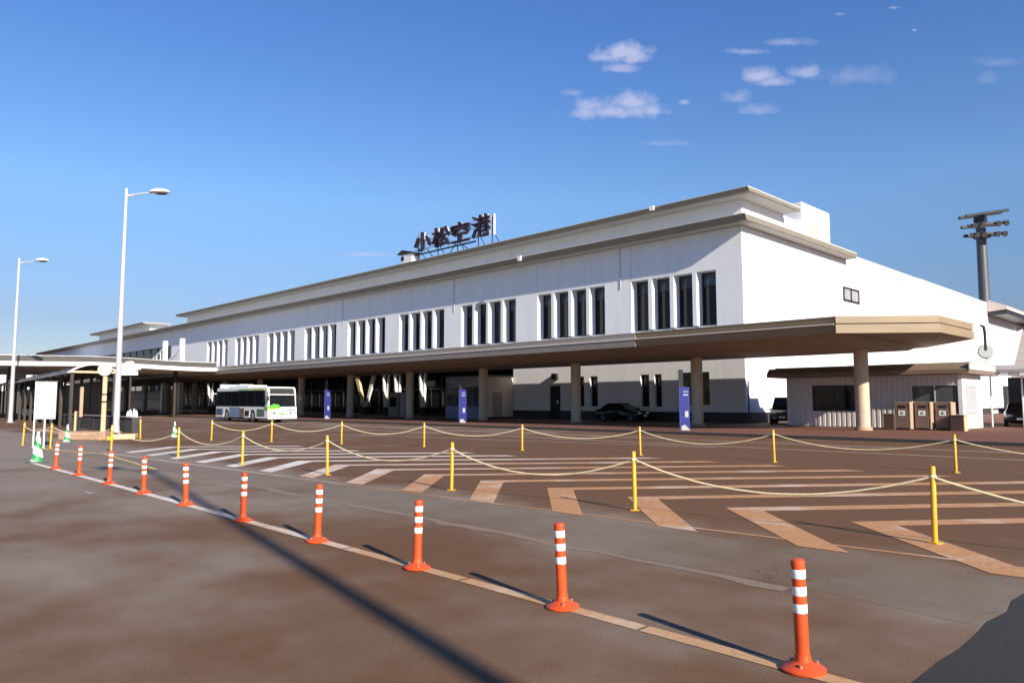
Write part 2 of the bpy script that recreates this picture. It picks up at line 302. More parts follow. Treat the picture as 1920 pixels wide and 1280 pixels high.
# ------------------------------------------------------------------ helpers
def off_of(p):
    v = Vector((0, 0, 0))
    while p is not None: v += p.location; p = p.parent
    return v
class MB:
    def __init__(s): s.v = []; s.f = []
    def add(s, vs, fs):
        b = len(s.v); s.v += [tuple(v) for v in vs]; s.f += [tuple(b + i for i in f) for f in fs]; return s
    def box(s, x0, x1, y0, y1, z0, z1):
        return s.add([(x0, y0, z0), (x1, y0, z0), (x1, y1, z0), (x0, y1, z0), (x0, y0, z1), (x1, y0, z1), (x1, y1, z1), (x0, y1, z1)],
                     [(0, 3, 2, 1), (4, 5, 6, 7), (0, 1, 5, 4), (1, 2, 6, 5), (2, 3, 7, 6), (3, 0, 4, 7)])
    def ext(s, poly, vec):      # polygon of 3-D points pushed along vec
        n = len(poly); vec = Vector(vec); P = [Vector(p) for p in poly]
        nrm = Vector((0, 0, 0))
        for i in range(n): nrm += P[i].cross(P[(i + 1) % n])
        if nrm.dot(vec) > 0: P.reverse()
        return s.add(P + [p + vec for p in P], [tuple(range(n)), tuple(range(2 * n - 1, n - 1, -1))] + [(i, i + n, (i + 1) % n + n, (i + 1) % n) for i in range(n)])
    def prism(s, poly, z0, z1): return s.ext([(x, y, z0) for x, y in poly], (0, 0, z1 - z0))
    def quad(s, a, b, c, d): return s.add([a, b, c, d], [(0, 1, 2, 3)])
    def rod(s, p0, p1, r0, r1=None, n=12):
        r1 = r0 if r1 is None else r1; p0 = Vector(p0); p1 = Vector(p1); d = (p1 - p0).normalized()
        a = d.orthogonal().normalized(); b = d.cross(a)
        ring = lambda c, r: [c + (a * math.cos(2 * math.pi * i / n) + b * math.sin(2 * math.pi * i / n)) * r for i in range(n)]
        return s.add(ring(p0, r0) + ring(p1, r1), [(i, (i + 1) % n, n + (i + 1) % n, n + i) for i in range(n)] + [tuple(range(n - 1, -1, -1)), tuple(range(n, 2 * n))])
    def tube(s, pts, r, n=8):
        P = [Vector(p) for p in pts]; vs = []; fs = []
        up = Vector((0, 0, 1))
        for i, p in enumerate(P):
            d = (P[min(i + 1, len(P) - 1)] - P[max(i - 1, 0)]).normalized()
            a = d.cross(up); a = a.normalized() if a.length > 1e-4 else Vector((1, 0, 0)); b = a.cross(d)
            vs += [p + (a * math.cos(2 * math.pi * k / n) + b * math.sin(2 * math.pi * k / n)) * r for k in range(n)]
        for i in range(len(P) - 1):
            for k in range(n): fs.append((i * n + k, i * n + (k + 1) % n, (i + 1) * n + (k + 1) % n, (i + 1) * n + k))
        fs += [tuple(range(n - 1, -1, -1)), tuple(range((len(P) - 1) * n, len(P) * n))]
        return s.add(vs, fs)
    def lathe(s, prof, n=20, c=(0, 0, 0), sx=1.0, sy=1.0):
        vs = []; fs = []
        for r, z in prof: vs += [(c[0] + sx * r * math.cos(2 * math.pi * k / n), c[1] + sy * r * math.sin(2 * math.pi * k / n), c[2] + z) for k in range(n)]
        for i in range(len(prof) - 1):
            for k in range(n): fs.append((i * n + k, i * n + (k + 1) % n, (i + 1) * n + (k + 1) % n, (i + 1) * n + k))
        fs += [tuple(range(n - 1, -1, -1)), tuple(range((len(prof) - 1) * n, len(prof) * n))]
        return s.add(vs, fs)
    def build(s, name, m, parent=None, smooth=False, bevel=0.0, label=None):
        off = off_of(parent)
        me = bpy.data.meshes.new(name); me.from_pydata([(v[0] - off.x, v[1] - off.y, v[2] - off.z) for v in s.v], [], s.f); me.update()
        me.materials.append(m)
        if smooth:
            me.polygons.foreach_set('use_smooth', [True] * len(me.polygons)); 
            try: me.set_sharp_from_angle(angle=rad(40))
            except Exception: pass
        o = bpy.data.objects.new(name, me); COL.objects.link(o)
        if parent is not None: o.parent = parent
        if bevel:
            bv = o.modifiers.new('bevel', 'BEVEL'); bv.width = bevel; bv.segments = 2; bv.limit_method = 'ANGLE'
        if label: o['label'] = label
        return o
def tag(o, label, cat, group=None):
    o['label'] = label; o['category'] = cat
    if group: o['group'] = group
    return o
def thing(name, label, cat, loc=(0, 0, 0), rz=0.0, group=None):
    o = bpy.data.objects.new(name, None); COL.objects.link(o); o.location = loc; o.rotation_euler = (0, 0, rz)
    o.empty_display_size = 0.3
    return tag(o, label, cat, group)
def struct(o, kind='structure'): o['kind'] = kind; return o
def copy_tree(o, loc=None, rz=None, label=None, parent=None):
    c = o.copy(); COL.objects.link(c)
    if parent is not None: c.parent = parent
    if loc is not None: c.location = loc
    if rz is not None: c.rotation_euler = (0, 0, rz)
    if label: c['label'] = label
    for ch in list(o.children): copy_tree(ch, parent=c)
    return c
def box(name, m, parent, x0, x1, y0, y1, z0, z1, bevel=0.0, label=None):
    return MB().box(x0, x1, y0, y1, z0, z1).build(name, m, parent, bevel=bevel, label=label)

# ------------------------------------------------------------------ ground
G = struct(MB().quad((-1500, -1500, 0), (1500, -1500, 0), (1500, 1500, 0), (-1500, 1500, 0)).build('ground', M['asphalt']))
def sheet(name, m, poly, z=0.004, parent=G):
    return MB().add([(x, y, z) for x, y in poly], [tuple(range(len(poly)))]).build(name, m, parent)
def wob(x, y, a=0.03): return (x + random.uniform(-a, a), y + random.uniform(-a, a))
# lighter resurfaced strip between the bollards and the hatched island
strip = [(-26, 6.75)] + [wob(-26 + i * 1.22, 6.5 - 0.004 * i, 0.05) for i in range(1, 20)] + [(-1.56, 6.22), (-1.56, 8.1), (-8.0, 8.0), (-16, 7.75), (-26, 7.35)]
sheet('asphalt_strip', M['asphalt_strip'], strip, 0.0015)
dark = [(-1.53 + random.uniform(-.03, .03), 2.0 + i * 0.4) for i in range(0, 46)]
sheet('dark_ground', M['ground_dark'], [(14, 2.0)] + [(14, 20)] + dark[::-1], 0.003)  # darker ground to the right of a ragged edge
# faded old line along the joint
k = 46; xa, xb = -17.5, -3.0
top = [(xa + (xb - xa) * i / k, 6.62 - .34 * i / k + .10 + random.uniform(-.05, .05)) for i in range(k + 1)]; bot = [(x, y - .17 + random.uniform(-.07, .07)) for x, y in top]
sheet('faded_line', M['faded'], top + bot[::-1], 0.0035)
# painted line under the bollards
for i in range(12):
    xa, xb = -23.2 + i * 2.0, -23.2 + (i + 1) * 2.0
    ya = 4.83 - (xa + 23.2) * 0.0185; yb = 4.83 - (xb + 23.2) * 0.0185
    sheet('edge_line', M['line'], [(xa, ya - .07), (xb - 0.03, yb - .07), (xb - 0.03, yb + .07), (xa, ya + .07)], 0.0045)
# hatched island: chevrons with a short leg towards the road and a long leg towards the terminal
for i in range(-6, 12):
    xf = -9.25 + 1.86 * (i - 5) + 3.6
    if xf > -1.2: continue
    yf = 8.20 - 0.012 * max(0, (-9 - xf)) ; w = 0.58
    ax, ay = xf - 2.12, yf + 2.17
    reach = 7.9 if xf > -18 else 7.0
    if ax < -20: reach = 5.6
    if ax < -24: reach = 3.6
    # keep the long legs inside the outline of the back row of posts
    x1, y1 = ax + reach / 1.30, ay + reach
    yb = 18.9 if x1 > -13 else 18.9 + (x1 + 13) * 0.29
    if y1 > yb: sf = (yb - ay) / (y1 - ay); x1 = ax + (x1 - ax) * sf; y1 = yb
    sheet('painted_chevron', M['hatch'], [(xf, yf), (xf + w, yf + .01), (ax + w * 0.98, ay + .10), (x1 + w * .95, y1), (x1, y1), (ax, ay)], 0.0055)
sheet('boundary_line', M['hatch'], [(-26.5, 7.36), (-18, 7.74), (-9, 8.14), (-1.6, 8.66), (-1.6, 8.74), (-9, 8.19), (-18, 7.79), (-26.5, 7.41)], 0.0042)
sheet('lane_line', M['lane_white'], [(-90, 28.2), (30, 28.2), (30, 28.36), (-90, 28.36)])
sheet('lane_line', M['lane_white'], [(-80, 24.6), (30, 24.9), (30, 25.04), (-80, 24.74)])
sheet('lane_line', M['lane_white'], [(-34, 20.2), (-14, 24.0), (-14, 24.12), (-34, 20.32)])
sheet('yellow_line', M['yellow_line'], [(-33.5, 7.0), (-29.9, 6.45), (-25.6, 7.2), (-18.9, 6.45), (-18.9, 6.55), (-25.6, 7.32), (-29.9, 6.62), (-33.5, 7.12)], 0.005)
for (x, y) in ((-7.0, 11.0), (-12.7, 7.3), (-14.9, 3.9),):
    sheet('litter_scrap', M['lane_white'], [wob(x, y, .02), wob(x + .28, y + .05, .02), wob(x + .26, y + .10, .02), wob(x - .02, y + .05, .02)], 0.01)

# pavement in front of the terminal
PV = struct(MB().box(-260, 60, 32.75, 130, -0.3, 0.12).build('sidewalk', M['paving']))
for i in range(36):
    xa = -140 + i * 5.0
    box('kerb', M['grey_wall'], PV, xa, xa + 4.98, 32.58, 32.748, -0.2, 0.135)

# ------------------------------------------------------------------ terminal building
YF, XE = 50.0, -26.65          # facade plane, end-wall plane
T = thing('terminal_building', 'long white two-storey airport terminal with flat eaves and slot windows', 'building', (XE, YF, 0))
W = M['white_wall']
ZB, ZW0, ZW1, ZS = 5.0, 7.55, 11.70, 14.72
groups = [(-36.75, -28.85), (-47.55, -39.55), (-58.55, -50.45), (-69.5, -61.35), (-80.4, -72.3), (-91.2, -83.15), (-102.1, -94.0), (-112.9, -104.9), (-123.8, -115.8)]
# interior mass behind the skin
box('core', M['plinth'], T, -236, XE - 0.72, YF + 1.3, 118, 0.0, ZS - 0.05)
bays = []
def pier(x0, x1, name='wall_pier'): box(name, W, T, x0, x1, YF, YF + 1.02, ZW0, ZW1)
edges = []
for gi, (ga, gb) in enumerate(groups):
    pitch = (gb - ga + 0.36) / 4; ow = pitch - 0.36
    for k in range(4):
        x0 = ga + k * pitch; x1 = x0 + ow
        yg = YF + 0.92
        wf = MB()
        wf.box(x0, x0 + .09, yg - .10, yg + .06, ZW0, ZW1).box(x1 - .09, x1, yg - .10, yg + .06, ZW0, ZW1)
        wf.box(x0 + .09, x1 - .09, yg - .10, yg + .06, ZW1 - .10, ZW1).box(x0 + .09, x1 - .09, yg - .08, yg + .06, ZW1 - 1.05, ZW1 - .97)
        wf.box(x0 + .09, x1 - .09, yg - .12, yg + .06, ZW0, ZW0 + .13)
        f = wf.build('window', M['dark_frame'], T)
        box('window_pane', M['glass'] if (gi * 3 + k * 5) % 4 else M['glass_blind'], f, x0 + .09, x1 - .09, yg, yg + .05, ZW0 + .13, ZW1 - 1.05)
        box('window_pane', M['glass_up'], f, x0 + .09, x1 - .09, yg, yg + .05, ZW1 - .97, ZW1 - .10)
        MB().ext([(x0, YF + .01, ZW0 - .14), (x0, YF + .80, ZW0 + .03), (x0, YF + .80, ZW0 - .2), (x0, YF + .01, ZW0 - .2)], (ow, 0, 0)).build('window_sill', W, T)
        if k < 3: pier(x1, x0 + pitch)
    nxt = groups[gi - 1][0] if gi else XE
    # broad pier between groups, with a shadow joint
    box('wall_pier', W, T, gb, nxt if gi else XE, YF, YF + 1.02, ZW0 - .198, ZW1)
    lo, hi = ga, (nxt if gi else XE)
    box('wall_panel', W, T, lo + .022, hi - .022, YF, YF + 1.02, ZW1 + .002, ZS)
    box('spandrel_panel', W, T, lo + .022, hi - .022, YF + .002, YF + 1.02, ZB, ZW0 - .2)
# plain bay left of the last window group
xl = groups[-1][0]
box('wall_panel', W, T, -140, xl - .012, YF, YF + .75, ZB, ZS)
for i in range(9):
    xa = -236 + i * 10.66
    box('wall_panel', W, T, xa + .012, xa + 10.65, YF, YF + .75, 12.0, ZS)
# glazed hall at the far left, set back under the wall
for i in range(24):
    xa = -236 + i * 4.0
    fr = MB().box(xa, xa + .12, YF + .3, YF + .5, 4.0, 12.0).box(xa + .12, xa + 4.0, YF + .35, YF + .5, 8.0, 8.12).build('curtain_wall_frame', M['dark_frame'], T)
    MB().box(xa + .12, xa + 4.0, YF + .42, YF + .46, 4.0, 8.0).box(xa + .12, xa + 4.0, YF + .42, YF + .46, 8.12, 12.0).build('curtain_wall_pane', M['glass'], fr)
# end wall towards the hut
for (ya, yb, zt) in ((YF + 1.022, 69.3, ZS), (69.32, 90, 15.45), (90.02, 118.5, 15.5), (118.52, 144, 14.1)):
    box('end_wall_panel', W, T, XE - .7, XE, ya, yb, 0.9, zt)
box('end_wall_plinth', M['plinth'], T, XE - .7, XE + .02, YF + .702, 118.5, 0.0, 0.898)
# lower facade right of the entrance kiosk: flush panels, slot windows, door
xs = [(-50.8, -48.3), (-48.28, -46.15)]
lw = [(-35.95, -35.1), (-34.6, -33.9), (-41.3, -40.45), (-42.6, -41.95)]
holes = sorted(lw + [(-46.1, -44.75), (-32.2, -29.6)])
x = -50.8
for (a, b) in holes:
    box('ground_panel', W, T, x + .006, a, YF + .001, YF + .7, 0.9, ZB - .002)
    x = b
box('ground_panel', W, T, x, XE, YF + .001, YF + 1.02, 0.9, ZB - .002)
for (a, b) in lw:
    box('ground_panel', W, T, a, b, YF + .001, YF + .7, 3.9, ZB - .002); box('ground_panel', W, T, a, b, YF + .001, YF + .7, .9, 1.3)
    f = MB().box(a, a + .06, YF + .3, YF + .45, 1.3, 3.9).box(b - .06, b, YF + .3, YF + .45, 1.3, 3.9).build('slot_window', M['dark_frame'], T)
    box('slot_pane', M['glass'], f, a + .06, b - .06, YF + .36, YF + .4, 1.3, 3.9)
box('ground_panel', W, T, -32.2, -29.6, YF + .001, YF + .7, 3.95, ZB - .002); box('ground_panel', W, T, -32.2, -29.6, YF + .001, YF + .7, .9, 1.45)
f = MB().box(-32.2, -32.1, YF + .2, YF + .4, 1.45, 3.95).box(-29.7, -29.6, YF + .2, YF + .4, 1.45, 3.95).box(-30.95, -30.85, YF + .2, YF + .4, 1.45, 3.95).box(-32.1, -29.7, YF + .2, YF + .4, 1.45, 1.53).build('office_window', M['dark_frame'], T)
box('office_pane', M['glass'], f, -32.1, -30.95, YF + .3, YF + .34, 1.53, 3.95); box('office_pane', M['glass'], f, -30.85, -29.7, YF + .3, YF + .34, 1.53, 3.95)
box('ground_panel', W, T, -46.1, -44.75, YF + .001, YF + .7, 3.15, ZB - .002)
d = box('service_door', M['black'], T, -46.08, -44.77, YF + .15, YF + .25, 0.12, 3.14)
box('door_notice', M['white_paint'], d, -45.3, -45.12, YF + .12, YF + .149, 1.55, 1.85)
x = -50.8
for (a, b) in ((-50.8, -46.1), (-44.75, XE)):
    box('plinth', M['plinth'], T, a, b, YF - .02, YF + .7, 0.0, 0.898)
MB().rod((-26.4, 49.93, 0.2), (-26.4, 49.93, 3.2), .05).build('downpipe', M['dark_frame'], T)
# dark glazed ground floor under the canopy
x = -50.8
for i in range(23):
    xa = -50.8 - (i + 1) * 4.0
    fr = MB().box(xa, xa + .14, YF + .9, YF + 1.15, 0.12, ZB).box(xa + .14, xa + 4.0, YF + .95, YF + 1.15, 3.1, 3.22).box(xa + .14, xa + 4.0, YF + .95, YF + 1.15, 0.12, .35).box(xa + 2.05, xa + 2.13, YF + .95, YF + 1.12, .35, 3.1).build('shopfront_frame', M['dark_frame'], T)
    MB().box(xa + .14, xa + 2.05, YF + 1.03, YF + 1.07, .35, 3.1).box(xa + 2.13, xa + 4.0, YF + 1.03, YF + 1.07, .35, 3.1).box(xa + .14, xa + 4.0, YF + 1.03, YF + 1.07, 3.22, ZB).build('shopfront_pane', M['glass_shop'], fr)
# eaves: thin tan fascia over a pale soffit
def eave(name, x0, x1, y0, y1, zs, zt, lip=0.10):
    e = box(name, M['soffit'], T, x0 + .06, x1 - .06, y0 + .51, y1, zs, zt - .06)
    MB().ext([(x0, y0, zt), (x0, y0 + .5, zt), (x0, y0 + .5, zs + .03), (x0, y0 + (zt - zs) * .62, zs + .03)], (x1 - x0, 0, 0)).box(x1 - .058, x1, y0 + .502, y1, zs + .03, zt).box(x0, x0 + .058, y0 + .502, y1, zs + .03, zt).build(name + '_fascia', M['fascia'], e)
    MB().box(x0, x1 - .01, y0 - .02, y0 - .002, zt - .03, zt + .02).box(x1 + .002, x1 + .03, y0 - .02, y1, zt - .08, zt + .03).build(name + '_gutter', M['soffit'], e)
    return e
eave('lower_eave', -236.5, -25.6, 48.55, 69.3, 14.75, 15.22)
box('lower_roof', M['clad'], T, -236, -26.7, 69.32, 118, 14.9, 15.2)
# set-back upper storeys
def upper(x0, x1, y0, ylast):
    n = max(1, round((x1 - x0) / 11.0)); w = (x1 - x0) / n
    for i in range(n):
        box('clerestory_panel', W, T, x0 + i * w + .02, x0 + (i + 1) * w - .02, y0, y0 + .5, 15.23, 17.45)
    box('clerestory_end', W, T, x1 - .5, x1 - .013, y0 + .502, ylast, 15.23, 17.45)
    box('clerestory_end', W, T, x0 + .013, x0 + .5, y0 + .502, ylast, 15.23, 17.45)
    eave('upper_eave', x0 - 1.0, x1 + 1.5, y0 - 1.85, ylast - 4, 17.46, 17.80)
upper(-139.5, -27.9, 52.5, 63.5)
upper(-193.5, -159.3, 52.5, 60)
box('rooftop_block', M['white_wall'], T, -29.6, -27.55, 62.4, 68.3, 15.24, 19.1, bevel=.03)
box('rooftop_hatch', M['beige'], T, -27.549, -27.51, 63.9, 65.6, 16.3, 17.5)
# louvred vent on the end wall
v = MB().box(XE + .001, XE + .10, 68.5, 72.2, 12.05, 12.2).box(XE + .001, XE + .10, 68.5, 72.2, 10.9, 11.02).box(XE + .001, XE + .10, 68.5, 68.66, 11.02, 12.05).box(XE + .001, XE + .10, 72.04, 72.2, 11.02, 12.05).box(XE + .001, XE + .1, 70.2, 70.36, 11.02, 12.05).build('vent', M['black'], T)
for i in range(5):
    box('vent_slat', M['frame_blue'], v, XE + .02, XE + .08, 68.66, 72.04, 11.1 + i * .19, 11.17 + i * .19)
box('eave_outlet', M['white_paint'], T, -48.58, -48.18, 48.35, 48.53, 14.85, 15.30)
box('eave_outlet', M['white_paint'], T, -35.14, -34.74, 50.45, 50.63, 17.52, 17.88)
for xq in (-36.95, -58.8, -80.65):
    MB().rod((xq - .9, YF - .04, 11.2), (xq - .9, YF - .04, 14.7), .03, n=6).build('rain_pipe', M['board_back'], T)
# added V shapes standing in for sunlit reveals of the glazed hall
def reveal_vee(xc, w, label):
    V = thing('sunlit_reveal_vee', label, 'column', (xc, 50.4, 0.12), 0, 'V shapes standing in for sunlit reveals beneath the canopy')
    b_ = min(.75, w * .5)
    MB().ext([(xc - .12, 50.2, 1.1), (xc + .12, 50.2, 1.1), (xc - w + b_, 50.2, 4.88), (xc - w, 50.2, 4.88)], (0, .30, 0)).build('vee_arm', M['tan'] if w > 1.5 else M['white_paint'], V)
    MB().ext([(xc - .12, 50.52, 1.1), (xc + .12, 50.52, 1.1), (xc + w, 50.52, 4.88), (xc + w - b_, 50.52, 4.88)], (0, .25, 0)).build('vee_arm', M['white_paint'], V)
    box('vee_foot', M['plinth'], V, xc - .16, xc + .16, 50.22, 50.75, .12, 1.1)
reveal_vee(-77.0, 2.0, 'widest V shape standing in for sunlit reveals, tan and white, between two canopy columns')
reveal_vee(-72.6, 0.42, 'narrow white V standing in for a sunlit reveal, nearest the widest one')
reveal_vee(-70.3, 0.42, 'narrow white V standing in for a sunlit reveal, above the grey cabinet pair')
reveal_vee(-65.6, 0.38, 'narrow white V standing in for a sunlit reveal, nearest the glazed kiosk')
reveal_vee(-123.0, 0.9, 'distant white V standing in for a sunlit reveal, seen left of the bus')

# ------------------------------------------------------------------ roof sign
S = thing('roof_sign', 'dark maroon airport name sign standing on the terminal roof edge', 'sign', (-62, 51.3, 17.8))
chars = '\u5c0f\u677e\u7a7a\u6e2f'
xc_, wd, hb = [-67.1, -63.75, -60.45, -57.05], 2.95, 19.0
for i, ch in enumerate(chars):
    hgt = [2.15, 2.2, 2.2, 2.35][i]
    for layer in (0, 1):
        cu = bpy.data.curves.new('letter', 'FONT'); cu.body = ch; cu.extrude = 0.12 if layer == 0 else 0.06; cu.offset = 0.004 if layer == 0 else 0.03; cu.resolution_u = 3
        to = bpy.data.objects.new('letter', cu); COL.objects.link(to)
        me = bpy.data.meshes.new_from_object(to.evaluated_get(bpy.context.evaluated_depsgraph_get()))
        bpy.data.objects.remove(to); bpy.data.curves.remove(cu)
        xs_ = [v.co.x for v in me.vertices]; ys_ = [v.co.y for v in me.vertices]
        cx, y0, hh, ww = (min(xs_) + max(xs_)) / 2, min(ys_), max(ys_) - min(ys_), max(xs_) - min(xs_)
        for v in me.vertices:
            v.co = Vector(((v.co.x - cx) / ww * wd, -v.co.z * 1.2, (v.co.y - y0) / hh * hgt))
        me.materials.clear(); me.materials.append(M['maroon'] if layer == 0 else M['letter_side'])
        if layer == 0:
            lo = bpy.data.objects.new('letter', me); COL.objects.link(lo); lo.parent = S
            lo.location = (xc_[i] + 62, 0.05, hb - 17.8)
        else:
            bo = bpy.data.objects.new('letter_backing', me); COL.objects.link(bo); bo.parent = lo
            bo.location = (0, 0.24, 0)
fr = MB()
for z in (19.25, 20.2, 21.0): fr.box(-68.9, -55.4, 51.62, 51.70, z, z + .07)
fr.build('sign_rail', M['letter_side'], S)
for xp in (-68.2, -64.6, -61.2, -57.8, -55.6):
    MB().rod((xp, 51.68, 17.75), (xp, 51.68, 21.0), .05, n=6).rod((xp, 51.68, 19.6), (xp + .0, 53.3, 17.6), .04, n=6).build('sign_post', M['maroon'], S)
MB().rod((-66.6, 51.66, 19.2), (-65.2, 51.66, 17.8), .05, n=6).rod((-61.4, 51.66, 19.1), (-62.8, 51.66, 17.8), .05, n=6).rod((-61.0, 51.66, 19.1), (-58.9, 51.66, 17.8), .05, n=6).build('sign_brace', M['maroon'], S)
box('sign_end_plate', M['letter_side'], S, -55.3, -55.22, 51.5, 51.75, 19.0, 21.2)
box('base_rail', M['maroon'], S, -69.2, -58.0, 51.45, 51.55, 18.62, 18.78)
Bx = thing('roof_equipment', 'white equipment box with dark slanted hood beside the roof sign', 'equipment', (-69.6, 51.4, 17.8))
box('housing', M['white_paint'], Bx, -70.9, -68.7, 51.1, 52.3, 17.81, 19.0, bevel=.05)
MB().rod((-70.5, 51.1, 18.5), (-70.5, 51.0, 18.5), .28, n=12).build('port', M['black'], Bx)
MB().ext([(-71.6, 51.0, 19.1), (-70.6, 51.0, 19.55), (-68.2, 51.0, 19.0), (-68.2, 51.0, 18.9), (-69.4, 51.0, 19.02)], (0, 1.2, 0)).build('hood', M['black'], Bx)

# ------------------------------------------------------------------ drop-off canopy
K = thing('terminal_canopy', 'long tan drop-off canopy with angled nose along the terminal front', 'canopy', (-14, 42, 0.12))
XL = -150.0
def canopy_poly(ins):      # plan outline of the nose, inset by ins
    return [(XL, 35.5 + ins), (-14.2 - ins * .42, 35.5 + ins), (-10.6 - ins, 38.6 + ins * .4), (-10.5 - ins, 43.9 - ins * .2), (-14.4 - ins * .5, 49.0 - ins), (XL, 49.0 - ins)]
MB().prism([(x, y + (.3 if y < 36 else 0)) for x, y in canopy_poly(0.06)], 4.92, 5.34).build('roof_slab', M['canopy_soffit'], K)
def fascia_ring(ins, z0, z1, th, name, m, lengths):
    P = canopy_poly(ins); Q = canopy_poly(ins + th)
    # front run split in lengths, then nose facets
    xsplit = [XL] + lengths + [P[1][0]]
    for i in range(len(xsplit) - 1):
        a, b = xsplit[i] + .01, xsplit[i + 1] - (.01 if i < len(xsplit) - 2 else 0)
        q = Q[1][0] if i == len(xsplit) - 2 else b
        tl = (z1 - z0) * (0.22 if i < len(xsplit) - 2 else 0.50)   # the face leans in towards its foot
        MB().add([(a, P[0][1], z1), (b, P[1][1], z1), (q, Q[1][1] + tl, z1), (a, Q[0][1] + tl, z1), (a, P[0][1] + tl, z0), (b, P[1][1] + tl, z0), (q, Q[1][1] + tl, z0), (a, Q[0][1] + tl, z0)],
                 [(0, 1, 2, 3), (7, 6, 5, 4), (0, 4, 5, 1), (1, 5, 6, 2), (2, 6, 7, 3), (3, 7, 4, 0)]).build(name, m if i == len(xsplit) - 2 else M['canopy_grey'], K)
    for i in range(1, 4):
        MB().prism([P[i], P[i + 1], Q[i + 1], Q[i]], z0, z1).build(name, m, K)
    MB().prism([P[4], P[5], Q[5], Q[4]], z0, z1).build(name, m, K)
fascia_ring(0.0, 4.90, 5.32, 0.059, 'fascia_panel', M['canopy'], [-120, -97, -73, -49.5, -25.9])
fascia_ring(0.03, 5.375, 5.71, 0.08, 'roof_edge', M['canopy'], [-120, -97, -73, -49.5, -25.9])
MB().prism(canopy_poly(0.32), 5.343, 5.64).build('roof_top', M['fascia'], K)
MB().box(XL, -14.3, 35.47, 35.6, 5.325, 5.36).build('drip_rail', M['white_paint'], K)
# dropped boat-shaped soffit
so = MB().ext([(XL, 36.4, 4.915), (XL, 39.2, 4.50), (XL, 44.8, 4.50), (XL, 47.3, 4.915)], (-14.0 - XL, 0, 0)).build('dropped_soffit', M['canopy_soffit'], K)
for i in range(13):
    xc = -15.52 - i * 10.26
    c = MB().rod((xc, 42, 0.12), (xc, 42, 4.55), .37, .37, n=24).build('column', M['column'], K, smooth=True)
    MB().rod((xc, 42, 0.121), (xc, 42, 0.30), .47, .44, n=24).build('column_base', M['curb_tan'], c, smooth=True)

# glazed kiosk / vestibule under the canopy
E1 = thing('entrance_kiosk', 'glazed information kiosk with beige side wall under the canopy', 'kiosk', (-53.5, 48, 0.12))
box('side_wall', M['beige'], E1, -50.9, -50.8, 46.1, 49.98, 0.3, 4.05)
box('side_door', M['clad'], E1, -50.799, -50.76, 47.3, 48.5, 0.3, 2.6)
box('roof', M['dark_frame'], E1, -56.4, -50.7, 45.9, 49.98, 4.06, 4.2)
box('base', M['bus_blue'], E1, -56.2, -50.95, 46.05, 46.2, 0.12, 1.3)
box('header', M['frame_blue'], E1, -56.2, -50.95, 46.06, 46.2, 3.1, 4.05)
for i in range(4):
    xa = -56.2 + i * 1.31
    p = box('glazing_bar', M['frame_blue'], E1, xa, xa + .07, 46.04, 46.16, 1.301, 3.099)
    box('kiosk_pane', M['glass_grey'], E1, xa + .07, xa + 1.31, 46.09, 46.13, 1.302, 3.098)
for (xa, xb, za, zb) in ((-55.7, -54.6, 3.45, 3.7), (-55.7, -54.2, 3.22, 3.32), (-53.3, -52.4, 3.25, 3.34), (-52.2, -51.6, 3.25, 3.34), (-51.9, -51.75, 3.5, 3.85)):
    box('header_panel', M['board_back'], E1, xa, xb, 46.03, 46.058, za, zb)
sg = box('hanging_sign', M['teal'], None, -57.9, -56.7, 45.0, 45.15, 3.2, 3.75); tag(sg, 'small teal hanging sign beneath the canopy left of the kiosk', 'sign')
MB().rod((-57.7, 45.07, 3.75), (-57.7, 45.07, 4.6), .03, n=6).rod((-56.9, 45.07, 3.75), (-56.9, 45.07, 4.6), .03, n=6).build('hanger', M['dark_frame'], sg)
mb = thing('ticket_machine', 'grey upright cabinet pair between the pale V shapes', 'machine', (-65.0, 47.0, .12))
box('cabinet', M['clad'], mb, -66.4, -64.5, 46.4, 47.3, .12, 2.75, bevel=.03); box('cabinet', M['frame_blue'], mb, -64.4, -63.5, 46.5, 47.3, .12, 2.65, bevel=.03); box('screen', M['glass'], mb, -66.0, -64.9, 46.37, 46.398, 1.2, 2.2)
# wall lamp / tiny light under canopy
lp = MB().box(-45.5, -45.0, 49.6, 50.0, 3.7, 4.25).build('wall_lamp', M['black']); tag(lp, 'small black wall lamp above the service door', 'lamp')

# blue pylons along the kerb
def pylon(x, y, h, label):
    P = thing('blue_pylon', label, 'sign', (x, y, 0.12), rad(40), 'blue bus stop pylons along the kerb')
    Q = lambda: MB()
    off = Vector((x, y, .12))
    def bx(name, m, a, b, c, d, e, f, **k):
        o = MB().box(a, b, c, d, e, f); o.v = [tuple(Vector(v) + off) for v in o.v]; return o.build(name, m, P, **k)
    bx('panel', M['blue'], -.26, .26, -.12, .12, 0.0, h, bevel=.02)
    bx('edge_strip', M['blue_pale'], -.28, -.261, -.13, .13, 0.0, h)
    bx('face_notice', M['board_back'], 0.0, .18, -.135, -.121, h * .30, h * .44)
    bx('face_notice', M['board_back'], -.08, .18, -.135, -.121, h * .80, h * .83)
    bx('face_notice', M['board_back'], -.08, .18, -.135, -.121, h * .88, h * .90)
    o = MB().ext([Vector(p) + off for p in ((-.20, -.14, 0), (.24, -.14, 0), (.24, -.14, .04), (-.02, -.14, .30), (-.20, -.14, .22))], (0, .018, 0)); o.build('foot', M['board_back'], P)
    bx('mast', M['dark_frame'], -.30, -.05, .0, .1, h, h + .95)
pylon(-22.4, 35.2, 2.35, 'blue pylon nearest the right, beside a canopy column')
pylon(-42.6, 36.6, 2.5, 'blue pylon in front of the glazed kiosk')
pylon(-62.1, 36.6, 2.7, 'blue pylon just right of the bus')

